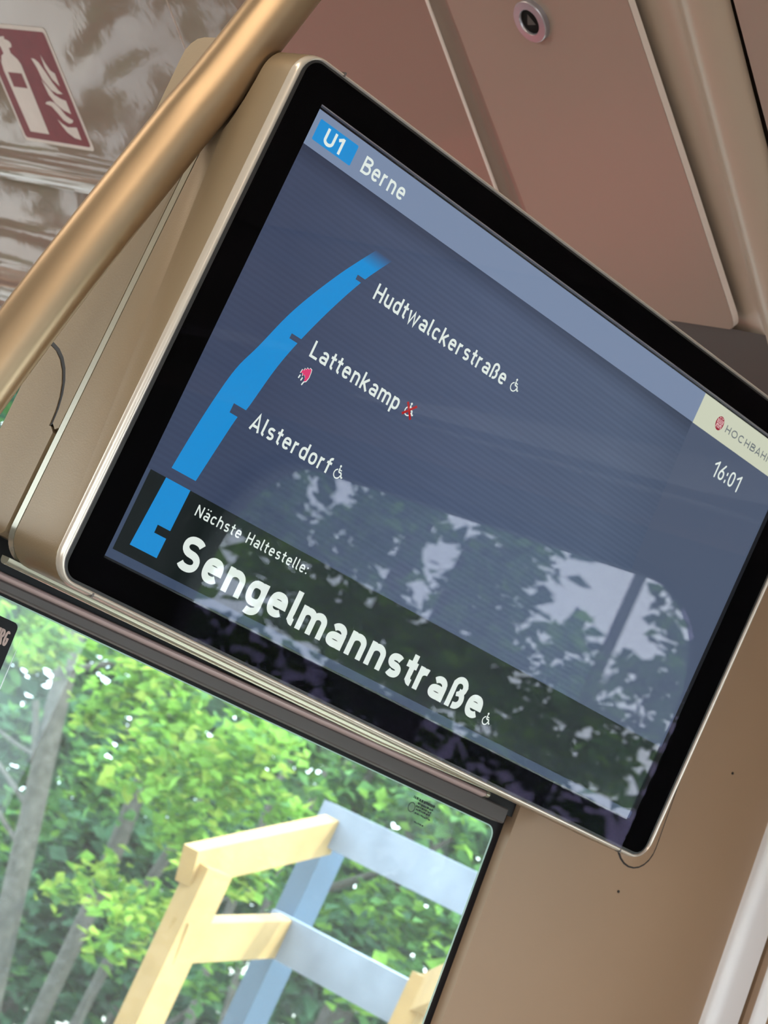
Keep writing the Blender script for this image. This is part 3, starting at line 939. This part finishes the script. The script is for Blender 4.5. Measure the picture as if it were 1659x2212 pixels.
stext('lettering', 'U1', 10.2, 25.4, -15.6, 9.6, 0.20, U['text'], 4, False, 0.9)
stext('lettering', 'Berne', 43.2, 80.6, -16.1, 10.3, 0.15, U['text'], 4)
stext('lettering', 'Hudtwalckerstraße', 91.8, 215.6, -74.5, 10.1, 0.155, U['text'], 4)
stext('lettering', 'Lattenkamp', 67.6, 145.6, -124.2, 10.2, 0.155, U['text'], 4)
stext('lettering', 'Alsterdorf', 51.0, 118.2, -178.6, 10.0, 0.155, U['text'], 4)
stext('lettering', 'Nächste Haltestelle:', 42.6, 136.2, -237.4, 6.6, 0.145, U['text'], 4)
stext('lettering', 'Sengelmannstraße', 44.0, 318.6, -268.6, 20.8, 0.212, U['text'], 4)
stext('lettering', '16:01', 424.6, 456.2, -44.4, 10.6, 0.130, U['text'], 4, True)
stext('lettering', 'HOCHBAHN', 419.3, 476.6, -14.4, 5.3, 0.165, U['grey'], 4, False, 1.0)

def fan(b, cx, cz, r, y, n=20):
    b.add([(cx + r * math.cos(2 * PI * k / n), y, cz + r * math.sin(2 * PI * k / n)) for k in range(n)], [tuple(range(n))])
def pline(b, pts, w, y):
    for (ax, az), (bx, bz) in zip(pts, pts[1:]):
        d = Vector((bx - ax, bz - az)); nn = Vector((-d.y, d.x)).normalized() * (w / 2)
        b.add([(ax + nn.x, y, az + nn.y), (ax - nn.x, y, az - nn.y), (bx - nn.x, y, bz - nn.y), (bx + nn.x, y, bz + nn.y)], [(0, 1, 2, 3)])
def wheelchair(cx, cz, s, mt, seed=0):
    b = MB(); y = -0.00032
    f = lambda pts: [((cx + px * s) / 1000, (cz + pz * s) / 1000) for px, pz in pts]
    fan(b, (cx + 0.02 * s) / 1000, (cz + 0.86 * s) / 1000, 0.12 * s / 1000, y)
    pline(b, f([(0.02, 0.70), (0.06, 0.30), (0.40, 0.30), (0.58, -0.10), (0.74, -0.02)]), 0.15 * s / 1000, y)
    pline(b, f([(0.04, 0.52), (0.36, 0.52)]), 0.11 * s / 1000, y)
    pts = [(-0.02 + 0.42 * math.cos(math.radians(a)), 0.08 + 0.42 * math.sin(math.radians(a))) for a in range(105, 361, 15)]
    pline(b, f(pts), 0.12 * s / 1000, y)
    b.make('wheelchair_icon', mt, screen)
wheelchair(224.3, -71.7, 6.4, U['text'])
wheelchair(154.2, -120.9, 6.4, U['text'])
wheelchair(124.9, -175.9, 6.4, U['text'])
wheelchair(325.3, -266.2, 6.2, U['text'])
b = MB()
pline(b, [(0.1508, -0.1155), (0.1584, -0.1242)], 0.0016, -0.0004)
pline(b, [(0.1590, -0.1150), (0.1502, -0.1236)], 0.0016, -0.0004)
b.make('red_cross', U['cross'], screen)
# small pink icon under Lattenkamp: jagged dome on three white strokes
b = MB(); y = -0.00032
dome = [(67.6, -135.2), (68.0, -132.8), (69.2, -132.9), (69.3, -131.6), (70.5, -131.8), (70.7, -130.6), (72.0, -131.0), (72.6, -130.0), (74.0, -130.4), (74.4, -132.2), (74.6, -135.0), (73.9, -137.6), (72.4, -138.6), (72.0, -136.2), (70.9, -134.9), (69.8, -136.2), (69.2, -134.6)]
cxd = sum(p[0] for p in dome) / len(dome); czd = sum(p[1] for p in dome) / len(dome)
big = [(cxd + (x - cxd) * 1.14, czd + (z - czd) * 1.12) for x, z in dome]
b.add([(x / 1000, y, z / 1000) for x, z in big], [tuple(range(len(big)))])
for a in (((68.1, -136.2), (67.7, -138.4)), ((70.4, -136.9), (70.0, -139.0)), ((72.6, -138.6), (71.9, -141.0))):
    pline(b, [(p[0] / 1000, p[1] / 1000) for p in a], 0.0009, y)
b.make('dome_outline', U['text'], screen)
spoly('dome_icon', dome, U['pink'], 5)
# round emblem beside the company lettering
b = MB()
n = 28
b.add([((411.6 + 4.3 * math.cos(2 * PI * k / n)) / 1000, -0.00032, (-11.5 + 5.0 * math.sin(2 * PI * k / n)) / 1000) for k in range(n)], [tuple(range(n))])
emblem = b.make('emblem', U['logo'], screen)
b = MB(); y = -0.0004
def rect(x0, x1, z0, z1): b.add([(x0 / 1000, y, z0 / 1000), (x1 / 1000, y, z0 / 1000), (x1 / 1000, y, z1 / 1000), (x0 / 1000, y, z1 / 1000)], [(0, 1, 2, 3)])
for x0, x1, z0, z1 in ((408.6, 411.3, -15.0, -12.1), (411.9, 414.6, -15.0, -12.1), (408.3, 409.3, -11.5, -8.8), (409.8, 410.6, -11.0, -8.8), (411.2, 412.0, -11.5, -8.6), (412.6, 413.4, -11.0, -8.8), (413.9, 414.9, -11.5, -8.8), (408.3, 414.9, -11.7, -11.2), (409.6, 410.7, -8.3, -7.4), (412.4, 413.5, -8.3, -7.4), (411.2, 411.9, -7.7, -7.1)):
    rect(x0, x1, z0, z1)
b.make('emblem_marks', U['logol'], screen)
b = MB(); y = -0.00044
for x0 in (409.5, 412.8): rect(x0, x0 + 0.9, -15.0, -13.2)
b.make('emblem_doors', U['logo'], screen)

# ------------------------------------------------------------------ grab pole beside the display
PC = [(0.5900, 1.085, 1.55), (0.6391, 1.085, 1.8136), (0.6739, 1.085, 1.9654), (0.6917, 1.085, 2.0339), (0.7420, 1.085, 2.25), (0.8000, 1.085, 2.50)]
PC = [(0.4600, 1.085, 0.0), (0.4700, 1.085, 0.50), (0.5250, 1.085, 1.20)] + PC
sm = []
for i in range(1, len(PC) - 2):
    p0, p1, p2, p3 = [Vector(p) for p in PC[i - 1:i + 3]]
    for k in range(6):
        t = k / 6
        sm.append(0.5 * ((2 * p1) + (p2 - p0) * t + (2 * p0 - 5 * p1 + 4 * p2 - p3) * t * t + (3 * p1 - p0 - 3 * p2 + p3) * t ** 3))
sm = [Vector(PC[0])] + sm + [Vector(PC[-2]), Vector(PC[-1])]
pole = thing('grab_pole', 'slanted satin champagne grab pole passing the left side of the display', 'grab pole', (0.46, 1.085, 0.0))
PO = Vector((0.46, 1.085, 0.0))
b = MB(PO); b.tube(sm, 0.0170, 32); autosmooth(b.make('tube', M['pole'], pole), 50)
b = MB(PO); b.tube([(0.46, 1.085, 0.0), (0.46, 1.085, 0.012)], 0.038, 28); autosmooth(b.make('floor_flange', M['pole'], pole), 40)
b = MB(PO); b.tube([(0.7925, 1.085, 2.468), (0.7955, 1.085, 2.482)], 0.034, 28); autosmooth(b.make('ceiling_flange', M['pole'], pole), 40)
# channel cut in the housing for the pole
def cut_channel(o, pts, rad):
    b = MB(); b.tube(pts, rad, 40)
    c = b.make('cutter', M['dark'])
    bm = bmesh.new(); bm.from_mesh(c.data); bmesh.ops.recalc_face_normals(bm, faces=bm.faces); bm.to_mesh(c.data); bm.free()
    bm = bmesh.new(); bm.from_mesh(o.data); bmesh.ops.recalc_face_normals(bm, faces=bm.faces); bm.to_mesh(o.data); bm.free()
    md = o.modifiers.new('cut', 'BOOLEAN'); md.operation = 'DIFFERENCE'; md.object = c; md.solver = 'EXACT'
    dg = bpy.context.evaluated_depsgraph_get(); dg.update()
    me = bpy.data.meshes.new_from_object(o.evaluated_get(dg))
    o.modifiers.clear(); o.data = me
    bpy.data.objects.remove(c)
    autosmooth(o, 35)
bpy.context.view_layer.update()
chan = [p for p in sm if 1.6 < p.z < 2.4]
for child in list(disp.children):
    if child.name.split('.')[0] in ('housing', 'gap_strip', 'rear_cover'):
        cut_channel(child, chan, 0.0188)

# ------------------------------------------------------------------ sign on the cove lid
def SP(s, t, h): return EP(2.338 - s / 1000, -0.2185 + t / 1000, h)
sign = thing('fire_extinguisher_sign', 'square dark red fire extinguisher sign stuck on the glossy sloping cove', 'sign', tuple(SP(74, 74, 0)))
GO = SP(74, 74, 0)
def sgn(name, pts, h, mt, parent=sign):
    b = MB(GO); b.add([SP(s, t, h) for s, t in pts], [tuple(range(len(pts)))])
    return b.make(name, mt, parent)
b = MB(GO)
base = rrect(-2, 149.5, -0.5, 148.2, 5, 5)
b.loft([[SP(s, t, 0.0001) for s, t in base], [SP(s, t, 0.0006) for s, t in base]], False, True)
b.make('backing_sheet', M['white'], sign)
sgn('red_field', rrect(2.3, 145.0, 4.5, 143.6, 4, 5), 0.0008, M['red'])
sgn('extinguisher', [(41.2, 15.0), (51.5, 14.1), (50.2, 17.5), (58.4, 19.3), (61.4, 22.4), (59.3, 27.0), (52.2, 28.2), (51.4, 34.6), (61.5, 41.8), (64.6, 47.6), (61.7, 134.7), (19.9, 134.6), (17.8, 58.2), (20.0, 48.2), (26.9, 39.4), (34.4, 36.0), (34.0, 27.7), (31.7, 27.1), (24, 30), (19.5, 42), (17.5, 47), (12, 47), (15.5, 38), (22, 25), (32, 17)], 0.0010, M['white'])
sgn('extinguisher_band', [(26.3, 59.3), (56.9, 59.3), (56.8, 77.6), (25.9, 77.6)], 0.0012, M['red'])
for f in ([(117.5, 32.5), (120.4, 41.8), (125.4, 51.1), (132.8, 54.3), (131.9, 69.9), (121.5, 61.7), (115.8, 48.0)],
          [(93.3, 38.2), (100.3, 38.7), (106.5, 42.7), (112.3, 52.7), (118.6, 65.6), (125.0, 74.8), (131.7, 79.2), (120.2, 79.7), (109.7, 76.0), (99.2, 63.3), (97.7, 49.2)],
          [(96.5, 64.2), (104.2, 72.6), (112.0, 81.8), (122.5, 85.5), (132.3, 87.3), (131.7, 103.5), (118.5, 100.0), (106.7, 92.7), (99.4, 82.7)],
          [(82.9, 94.6), (87.2, 92.0), (96.3, 90.5), (103.3, 91.8), (111.8, 98.3), (118.9, 106.8), (130.6, 111.5), (126.2, 114.9), (118.6, 116.3), (109.2, 112.9), (101.3, 103.7), (94.4, 96.7)],
          [(95.5, 112.6), (102.8, 118.0), (112.3, 121.4), (131.6, 120.1), (130.9, 135.7), (117.5, 134.2), (105.9, 128.4), (99.6, 120.6)]):
    sgn('flame', f, 0.0010, M['white'])

# ------------------------------------------------------------------ round button on the near lid
BY, BV = 1.3855, -0.2668
btn = thing('call_button', 'round black button with a grey triangle in a silver ring on the upper lid', 'button', tuple(EP(BY, BV, 0)))
BO = EP(BY, BV, 0)
def circ(r, h, n=40): return [EP(BY + r * math.cos(2 * PI * k / n), BV + r * math.sin(2 * PI * k / n), h) for k in range(n)]
b = MB(BO)
b.loft([circ(0.0180, -0.001), circ(0.0180, 0.0042), circ(0.0174, 0.0050), circ(0.0112, 0.0054), circ(0.0106, 0.0046), circ(0.0104, 0.0020)], False, False)
autosmooth(b.make('ring', M['ring'], btn), 35)
b = MB(BO); b.loft([circ(0.0105, 0.0015), circ(0.0104, 0.0030), circ(0.0098, 0.0034)], False, True)
autosmooth(b.make('push_disc', M['disc'], btn), 35)
b = MB(BO)
b.add([EP(1.3863, -0.2733, 0.0037), EP(1.3900, -0.2637, 0.0037), EP(1.3797, -0.2643, 0.0037)], [(0, 1, 2)])
b.make('triangle', M['tri'], btn)

# ------------------------------------------------------------------ black sticker on the pane
stk = thing('window_sticker', 'black sticker with pale capitals and an orange patch on the pane at the left edge', 'sticker', (0.70, 1.1235, 1.65))
stk.rotation_euler = (TILT, 0, 0)
def G(x, z, lay): 
    zz = (z - 1.65) / CT
    return (x - 0.70, -0.0006 - 0.0002 * lay + 0.0055, zz)
b = MB(); pts = rrect(0.640, 0.7570, 1.560, 1.6880, 0.0035, 6)
b.add([G(x, z, 0) for x, z in pts], [tuple(range(len(pts)))]); b.make('black_sheet', M['frit'], stk)
V, F = stroke_mesh('URG', 0.155, 0.0092, 0.0106, False, 0.8)
build('lettering', [G(0.7430 + u, 1.6728 + v, 1) for u, v in V], F, M['pinkprint'], stk)
b = MB(); b.add([G(x, z, 1) for x, z in ((0.650, 1.6608), (0.7530, 1.6608), (0.7528, 1.6450), (0.650, 1.6450))], [(0, 1, 2, 3)]); b.make('orange_patch', M['orange'], stk)

# ------------------------------------------------------------------ seats inside the carriage (mirrored in the lacquer) and added fill lamps
def bench(x, y, name, label, flip=1):
    t = thing(name, label, 'seat', (x, y, 0), 'red seats behind the partition')
    b = MB(); b.loft([[(px, py, 0.40) for px, py in rrect(-0.42, 0.42, -0.22, 0.22, 0.05, 5)], [(px, py, 0.46) for px, py in rrect(-0.42, 0.42, -0.22, 0.22, 0.05, 5)], [(px * .97, py * .94, 0.475) for px, py in rrect(-0.42, 0.42, -0.22, 0.22, 0.05, 5)]])
    autosmooth(b.make('cushion', M['seat'], t), 40)
    b = MB(); b.loft([[(px, 0.22 * flip, pz) for px, pz in rrect(-0.42, 0.42, 0.46, 1.12, 0.07, 5)], [(px, 0.28 * flip, pz) for px, pz in rrect(-0.42, 0.42, 0.46, 1.14, 0.07, 5)]])
    autosmooth(b.make('backrest', M['seat'], t), 40)
    b = MB(); b.box(-0.36, 0.36, -0.16, 0.16, 0.0, 0.398); b.make('pedestal', M['seatshell'], t)
bench(1.10, 2.15, 'double_seat', 'red upholstered double seat nearest behind the partition', -1)
bench(1.10, 3.05, 'double_seat', 'red upholstered double seat facing the one behind the partition', 1)
for i, y in enumerate((-2.0, 0.4, 2.8)):  # unseen glowing strips added to fill the cabin with warm light
    t = thing('fill_light', ['unseen warm fill strip at the rear of the carriage', 'unseen warm fill strip over the middle of the carriage', 'unseen warm fill strip beyond the partition'][i], 'lamp', (0.0, y, 2.68), 'added fill strips')
    b = MB(); b.box(-0.09, 0.09, -0.8, 0.8, -0.03, -0.001); b.make('fill_tray', M['ceil'], t)
    b = MB(); b.box(-0.07, 0.07, -0.78, 0.78, -0.036, -0.0305); b.make('fill_diffuser', M['lamp'], t)

# ------------------------------------------------------------------ outside: ground, railing, trees, mast
b = MB(); b.add([(-30, -40, -3.0), (40, -40, -3.0), (40, 45, -3.0), (-30, 45, -3.0)], [(0, 1, 2, 3)]); b.make('ground', M['ground'], None, kind='structure')

rl = thing('wooden_railing', 'pine plank railing coloured sunlit and shaded, with posts seen through the window', 'railing', (3.15, 3.30, -3.0))
RO = Vector((3.15, 3.30, -3.0))
def rbar(name, p, q, w, h, mt, up=(0, 0, 1)):
    b = MB(RO); b.bar(p, q, w, h, up); b.make(name, mt, rl)
# same wood throughout: shaded colour along the track, sunlit colour across
rbar('plank', (3.160, 3.43, 1.557), (3.160, 1.90, 1.575), 0.034, 0.084, M['pineshade'])
rbar('plank', (3.175, 3.45, 1.312), (3.175, 1.90, 1.350), 0.034, 0.088, M['pineshade'])
rbar('plank', (3.150, 3.385, 1.540), (2.745, 3.262, 1.390), 0.036, 0.072, M['pine'])
rbar('plank', (3.165, 3.405, 1.315), (2.770, 3.235, 1.258), 0.036, 0.080, M['pine'])
rbar('post', (2.792, 3.250, 1.405), (2.815, 3.262, -3.0), 0.062, 0.058, M['pine'], (0, 1, 0))
rbar('post', (3.225, 3.455, 1.540), (3.270, 3.500, -3.0), 0.060, 0.060, M['galv'], (0, 1, 0))
rbar('post', (3.140, 2.950, 1.390), (3.150, 2.975, -3.0), 0.060, 0.055, M['pine'], (0, 1, 0))
rbar('plank', (3.150, 2.968, 1.350), (2.90, 2.62, 1.476), 0.036, 0.075, M['pine'])

def leaf(b, p, L, W, rnd, mi, flat=0.5):
    d = Vector((rnd.gauss(0, 1), rnd.gauss(0, 1), rnd.gauss(0, 0.45))).normalized()
    u = Vector((rnd.gauss(0, flat), rnd.gauss(0, flat), 1)).normalized()
    s = d.cross(u).normalized(); u = s.cross(d)
    p = Vector(p); n = len(b.v)
    b.v += [tuple(p - d * L * .5), tuple(p + s * W * .5 + d * L * .05 + u * W * .12), tuple(p + d * L * .5 - u * W * .1), tuple(p - s * W * .5 + d * L * .05 + u * W * .12)]
    b.f += [(n, n + 1, n + 2), (n, n + 2, n + 3)]; b.m += [mi, mi]
def clump(b, c, r, count, L, rnd, mis):
    for _ in range(count):
        v = Vector((rnd.gauss(0, .5), rnd.gauss(0, .5), rnd.gauss(0, .42)))
        if v.length > 1.3: v *= 1.3 / v.length
        l = L * rnd.uniform(.7, 1.3)
        leaf(b, Vector(c) + v * r, l, l * rnd.uniform(.6, .85), rnd, rnd.choice(mis))
LM = [M['leaf_b'], M['leaf_y'], M['leaf_m'], M['leaf_d'], M['leaf_dd']]
BRIGHT = [(5.60,8.24,1.67,0.12),(5.60,7.78,1.62,0.12),(5.60,8.06,1.73,0.10),(5.60,8.24,1.53,0.08),(5.60,7.31,1.61,0.13),(5.60,7.08,1.69,0.11),(5.60,7.41,1.43,0.09),(5.60,6.98,1.56,0.13),(5.60,7.12,1.44,0.13),(5.60,6.79,1.56,0.13),(5.60,6.58,1.53,0.11),(5.60,7.15,1.27,0.13),(5.60,6.90,1.33,0.14),(5.60,6.66,1.39,0.14),(5.60,6.45,1.42,0.09),(5.60,7.05,1.15,0.11),(5.60,6.83,1.16,0.09),(5.60,7.32,1.40,0.09),(5.60,6.44,1.65,0.07),(5.60,6.79,1.68,0.07),(5.60,7.87,1.51,0.07)]
LOWB = [(5.60,7.06,0.87,0.10),(5.60,6.83,0.83,0.11),(5.60,6.94,0.85,0.09),(5.60,6.67,0.80,0.11),(5.60,6.66,0.70,0.08),(5.60,7.01,0.77,0.07),(5.60,6.34,1.12,0.08),(5.60,6.17,1.20,0.08),(5.60,6.22,1.11,0.07)]
MID = [(6.60,7.34,1.68,0.16),(6.60,7.00,1.65,0.16),(6.60,7.58,1.73,0.14),(6.60,6.71,1.58,0.13),(6.60,6.54,1.68,0.11),(6.60,6.37,1.64,0.09),(6.60,7.04,1.52,0.12),(6.60,6.42,1.24,0.11),(6.60,6.25,1.24,0.11),(6.60,6.50,1.13,0.09),(6.60,6.65,1.23,0.10),(6.60,7.45,0.53,0.10),(6.60,7.43,0.69,0.08),(6.60,9.12,0.72,0.11),(6.60,8.95,0.83,0.11),(6.60,8.78,1.03,0.13),(6.60,8.73,1.17,0.13),(6.60,6.25,0.98,0.11),(6.60,6.52,0.86,0.11),(6.60,6.32,1.43,0.09),(6.60,7.07,1.10,0.09)]
DARK = [(7.40,10.49,1.02,0.18),(7.40,10.10,1.25,0.13),(7.40,9.71,0.67,0.15),(7.40,9.32,0.76,0.15),(7.40,9.68,0.47,0.15),(7.40,9.65,0.27,0.17),(7.40,9.59,0.09,0.17),(7.40,9.39,0.34,0.17),(7.40,9.29,0.07,0.19),(7.40,9.04,0.24,0.17),(7.40,9.51,-0.12,0.17),(7.40,8.85,0.12,0.17),(7.40,9.05,-0.01,0.14),(7.40,8.59,0.27,0.14),(7.40,8.58,0.47,0.12),(7.40,8.48,0.70,0.14),(7.40,7.50,0.93,0.13),(7.40,7.62,0.70,0.13),(7.40,7.89,0.48,0.11),(7.40,8.83,0.90,0.14),(7.40,8.55,1.05,0.12),(7.40,8.17,1.28,0.11),(7.40,7.86,0.75,0.11),(7.40,10.05,0.34,0.15)]
REFL = [(8.00,-8.75,2.99,0.16),(8.00,-8.31,2.91,0.19),(8.00,-8.01,3.06,0.13),(8.00,-7.93,2.76,0.21),(8.00,-8.18,2.61,0.16),(8.00,-7.42,2.65,0.20),(8.00,-7.34,3.01,0.18),(8.00,-6.97,2.81,0.20),(8.00,-6.76,3.03,0.17),(8.00,-6.50,2.80,0.19),(8.00,-6.29,3.03,0.17),(8.00,-6.03,2.84,0.16),(8.00,-5.93,3.02,0.14),(8.00,-6.14,2.63,0.19),(8.00,-5.74,2.71,0.11),(8.00,-6.41,2.43,0.21),(8.00,-6.89,2.46,0.20),(8.00,-5.80,2.47,0.18),(8.00,-5.42,2.50,0.13),(8.00,-5.88,2.27,0.18),(8.00,-5.48,2.29,0.18),(8.00,-5.16,2.38,0.15),(8.00,-6.20,2.22,0.16),(8.00,-5.09,2.17,0.17),(8.00,-4.93,2.41,0.13),(8.00,-4.98,2.87,0.11),(8.00,-4.94,3.02,0.11),(8.00,-4.82,2.70,0.11),(8.00,-4.98,2.60,0.13),(8.00,-5.52,2.62,0.09),(8.00,-5.30,2.63,0.09),(8.00,-4.86,2.14,0.15),(8.00,-5.35,2.06,0.18),(8.00,-5.69,2.08,0.18),(8.00,-7.29,2.35,0.20),(8.00,-7.72,2.35,0.18),(8.00,-6.42,2.11,0.19),(8.00,-6.85,2.17,0.20)]

def tree(name, label, cat, trunk, clusters, leafL, per, mis, bark, branches=(), seed=1, spread=0.25):
    rnd = random.Random(seed)
    base = Vector(trunk[0][0])
    t = thing(name, label, cat, tuple(base))
    b = MB(base); b.tube([p for p, r in trunk], [r for p, r in trunk], 10)
    autosmooth(b.make('trunk', bark, t), 60)
    for (pts, r0, r1) in branches:
        b = MB(base); b.tube(pts, [r0 + (r1 - r0) * i / (len(pts) - 1) for i in range(len(pts))], 7)
        autosmooth(b.make('branch', bark, t), 60)
    if clusters:
        b = MB(base); bb = MB()
        for (x, y, z, r) in clusters:
            n = max(12, int(per * (r / 0.12) ** 2))
            clump(bb, (x + rnd.uniform(-spread, spread), y + rnd.uniform(-spread * .4, spread * .4) * 0, z), r * 1.15, n, leafL, rnd, mis)
        bb.v = [tuple(Vector(v) - base) for v in bb.v]
        bb.make('foliage', LM, t, kind='stuff')
    return t

GZ = -3.0
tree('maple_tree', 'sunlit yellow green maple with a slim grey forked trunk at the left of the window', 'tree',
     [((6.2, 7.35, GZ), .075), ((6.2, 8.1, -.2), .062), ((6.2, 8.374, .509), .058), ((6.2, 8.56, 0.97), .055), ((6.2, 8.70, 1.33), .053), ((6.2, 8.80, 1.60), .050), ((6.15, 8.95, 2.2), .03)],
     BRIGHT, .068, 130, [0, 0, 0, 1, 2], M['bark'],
     [([(6.2, 8.52, .86), (6.2, 8.74, .92), (6.2, 9.05, 1.01)], .016, .010), ([(6.2, 8.48, .70), (6.2, 8.66, .75), (6.2, 8.95, .85)], .015, .010),
      ([(6.2, 8.60, 1.09), (6.2, 8.85, 1.09), (6.2, 9.2, 1.12)], .011, .008), ([(6.2, 8.55, .92), (6.15, 8.66, 1.15), (6.1, 8.73, 1.32)], .022, .016),
      ([(6.2, 8.75, 1.5), (5.9, 8.0, 1.65), (5.6, 7.1, 1.55)], .018, .008)], 11)
tree('maple_sapling', 'low young maple with bright leaves in front of the shaded undergrowth', 'tree',
     [((5.7, 6.75, GZ), .03), ((5.65, 6.80, -.5), .024), ((5.6, 6.85, .45), .016), ((5.6, 6.80, .85), .008)],
     LOWB, .068, 125, [0, 0, 1, 1, 2], M['bark'], [([(5.6, 6.82, .6), (5.6, 6.5, .95), (5.6, 6.2, 1.15)], .010, .006)], 12)
tree('hazel_tree', 'mid green tree with soft foliage behind the railing', 'tree',
     [((6.7, 7.3, GZ), .06), ((6.7, 7.2, .3), .045), ((6.65, 7.1, 1.2), .035), ((6.6, 7.0, 1.8), .02)],
     MID, .08, 105, [2, 2, 0, 2, 3], M['bark'], [([(6.65, 7.1, 1.1), (6.6, 6.6, 1.4), (6.6, 6.4, 1.6)], .02, .01)], 13, 0.10)
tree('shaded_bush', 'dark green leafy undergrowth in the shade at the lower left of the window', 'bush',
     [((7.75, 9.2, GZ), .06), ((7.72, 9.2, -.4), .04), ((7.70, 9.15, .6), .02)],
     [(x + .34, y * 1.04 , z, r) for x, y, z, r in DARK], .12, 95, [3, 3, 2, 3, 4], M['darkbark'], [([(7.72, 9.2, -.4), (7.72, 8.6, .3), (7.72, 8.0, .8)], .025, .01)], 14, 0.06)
for lab, pts, r in (('pale grey trunk left of the low bright maple leaves', [(7.0, 8.86, GZ), (7.0, 8.84, .60), (7.0, 8.877, .96), (7.0, 8.95, 1.6), (7.0, 9.0, 2.6)], .046),
                    ('thin grey trunk just right of the pale grey one', [(7.2, 8.98, GZ), (7.2, 8.762, .716), (7.2, 8.705, .959), (7.2, 8.60, 1.5), (7.2, 8.5, 2.6)], .030),
                    ('thin trunk standing behind the upper pine plank', [(7.4, 7.90, GZ), (7.4, 7.982, 1.319), (7.4, 8.024, 1.69), (7.4, 8.05, 2.6)], .029),
                    ('slender trunk visible under the lower pine plank', [(7.2, 7.9, GZ), (7.2, 8.049, .263), (7.2, 8.101, .481), (7.2, 8.2, 1.4), (7.2, 8.25, 2.6)], .026),
                    ('thinnest stem beside the blue grey post', [(7.2, 7.7, GZ), (7.2, 7.847, .346), (7.2, 7.908, .626), (7.2, 8.0, 1.3)], .017)):
    top_z = {46: 4.4, 30: 5.4, 29: 6.4, 26: 7.4, 17: 3.4}[round(r * 1000)]
    pts = pts[:-1] + [(pts[-1][0], pts[-1][1], top_z)]
    cl = [(pts[-1][0], pts[-1][1], top_z + .10 * k, .07) for k in range(3)]
    tree('woodland_tree', lab, 'tree', [(p, r * (1 if i < 3 else .7)) for i, p in enumerate(pts)], cl, .10, 60, [2, 3], M['bark'], (), int(r * 1e4), 0.0)['group'] = 'slim trunks in the undergrowth'

def screen_of_leaves(name, label, x0, x1, y0, y1, z0, z1, n, L, mis, seed, trunk, cat='hedge', gaps=()):
    rnd = random.Random(seed)
    base = Vector(trunk)
    t = thing(name, label, cat, tuple(base))
    b = MB(base); b.tube([base, base + Vector((0, 0, (z0 - base.z) + .6 * (z1 - z0)))], .09, 8); b.make('trunk', M['darkbark'], t)
    b = MB()
    for _ in range(n):
        x, y, z = rnd.uniform(x0, x1), rnd.uniform(y0, y1), rnd.uniform(z0, z1)
        if any((y - gy) ** 2 + (z - gz) ** 2 < gr * gr for gy, gz, gr in gaps): continue
        l = L * rnd.uniform(.7, 1.4)
        leaf(b, Vector((x, y, z)) - base, l, l * rnd.uniform(.6, .9), rnd, rnd.choice(mis), .9)
    b.make('foliage', LM, t, kind='stuff')
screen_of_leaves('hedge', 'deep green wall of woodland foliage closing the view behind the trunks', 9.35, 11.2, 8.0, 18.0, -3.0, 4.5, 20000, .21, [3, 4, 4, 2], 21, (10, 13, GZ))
screen_of_leaves('hedge', 'soft green foliage at the upper right behind the grey planks', 8.35, 8.95, 5.0, 11.0, .7, 3.2, 3200, .14, [2, 2, 3, 0], 22, (8.6, 8.6, GZ))
screen_of_leaves('hedge', 'tall green thicket by the track to the right of the planks', 9.2, 10.8, -2.5, 7.8, -3.0, 4.0, 9000, .20, [3, 2, 4, 0], 23, (10, 3, GZ))
# trees on the other side of the track, mirrored in the display glass
tree('large_lime_tree', 'large dark tree beside the track mirrored in the display glass', 'tree',
     [((8.4, -6.8, GZ), .16), ((8.4, -6.8, 1.5), .12), ((8.2, -6.6, 3.0), .08)], REFL, .11, 52, [2, 0, 2, 3], M['darkbark'], (), 31)
screen_of_leaves('hedge', 'row of bushes along the track mirrored at the foot of the display', 9.5, 11.0, -16.0, -3.0, -3.0, 2.15, 3300, .20, [2, 0, 3], 32, (10.3, -8, GZ))
screen_of_leaves('hedge', 'foliage hanging at the far left of the mirrored view', 11.2, 12.2, -19.0, -9.4, 1.0, 5.5, 2200, .24, [2, 0, 3], 33, (11.7, -11, GZ))
screen_of_leaves('hedge', 'trees behind the end door mirrored in the glossy cove', -2.0, 4.0, 8.0, 9.2, -3.0, 0.6, 900, .30, [4, 4, 3], 34, (0.5, 8.6, GZ))
mast = thing('lamp_mast', 'dark slim mast beside the track mirrored in the display', 'mast', (9.0, -6.21, GZ))
b = MB((9.0, -6.21, GZ)); b.tube([(9.0, -6.21, GZ), (9.0, -6.21, 6.5)], .034, 14); autosmooth(b.make('shaft', M['mast'], mast), 50)
b = MB((9.0, -6.21, GZ)); b.tube([(9.0, -6.21, GZ), (9.0, -6.21, GZ + .3)], .12, 14); autosmooth(b.make('base_plate', M['mast'], mast), 50)
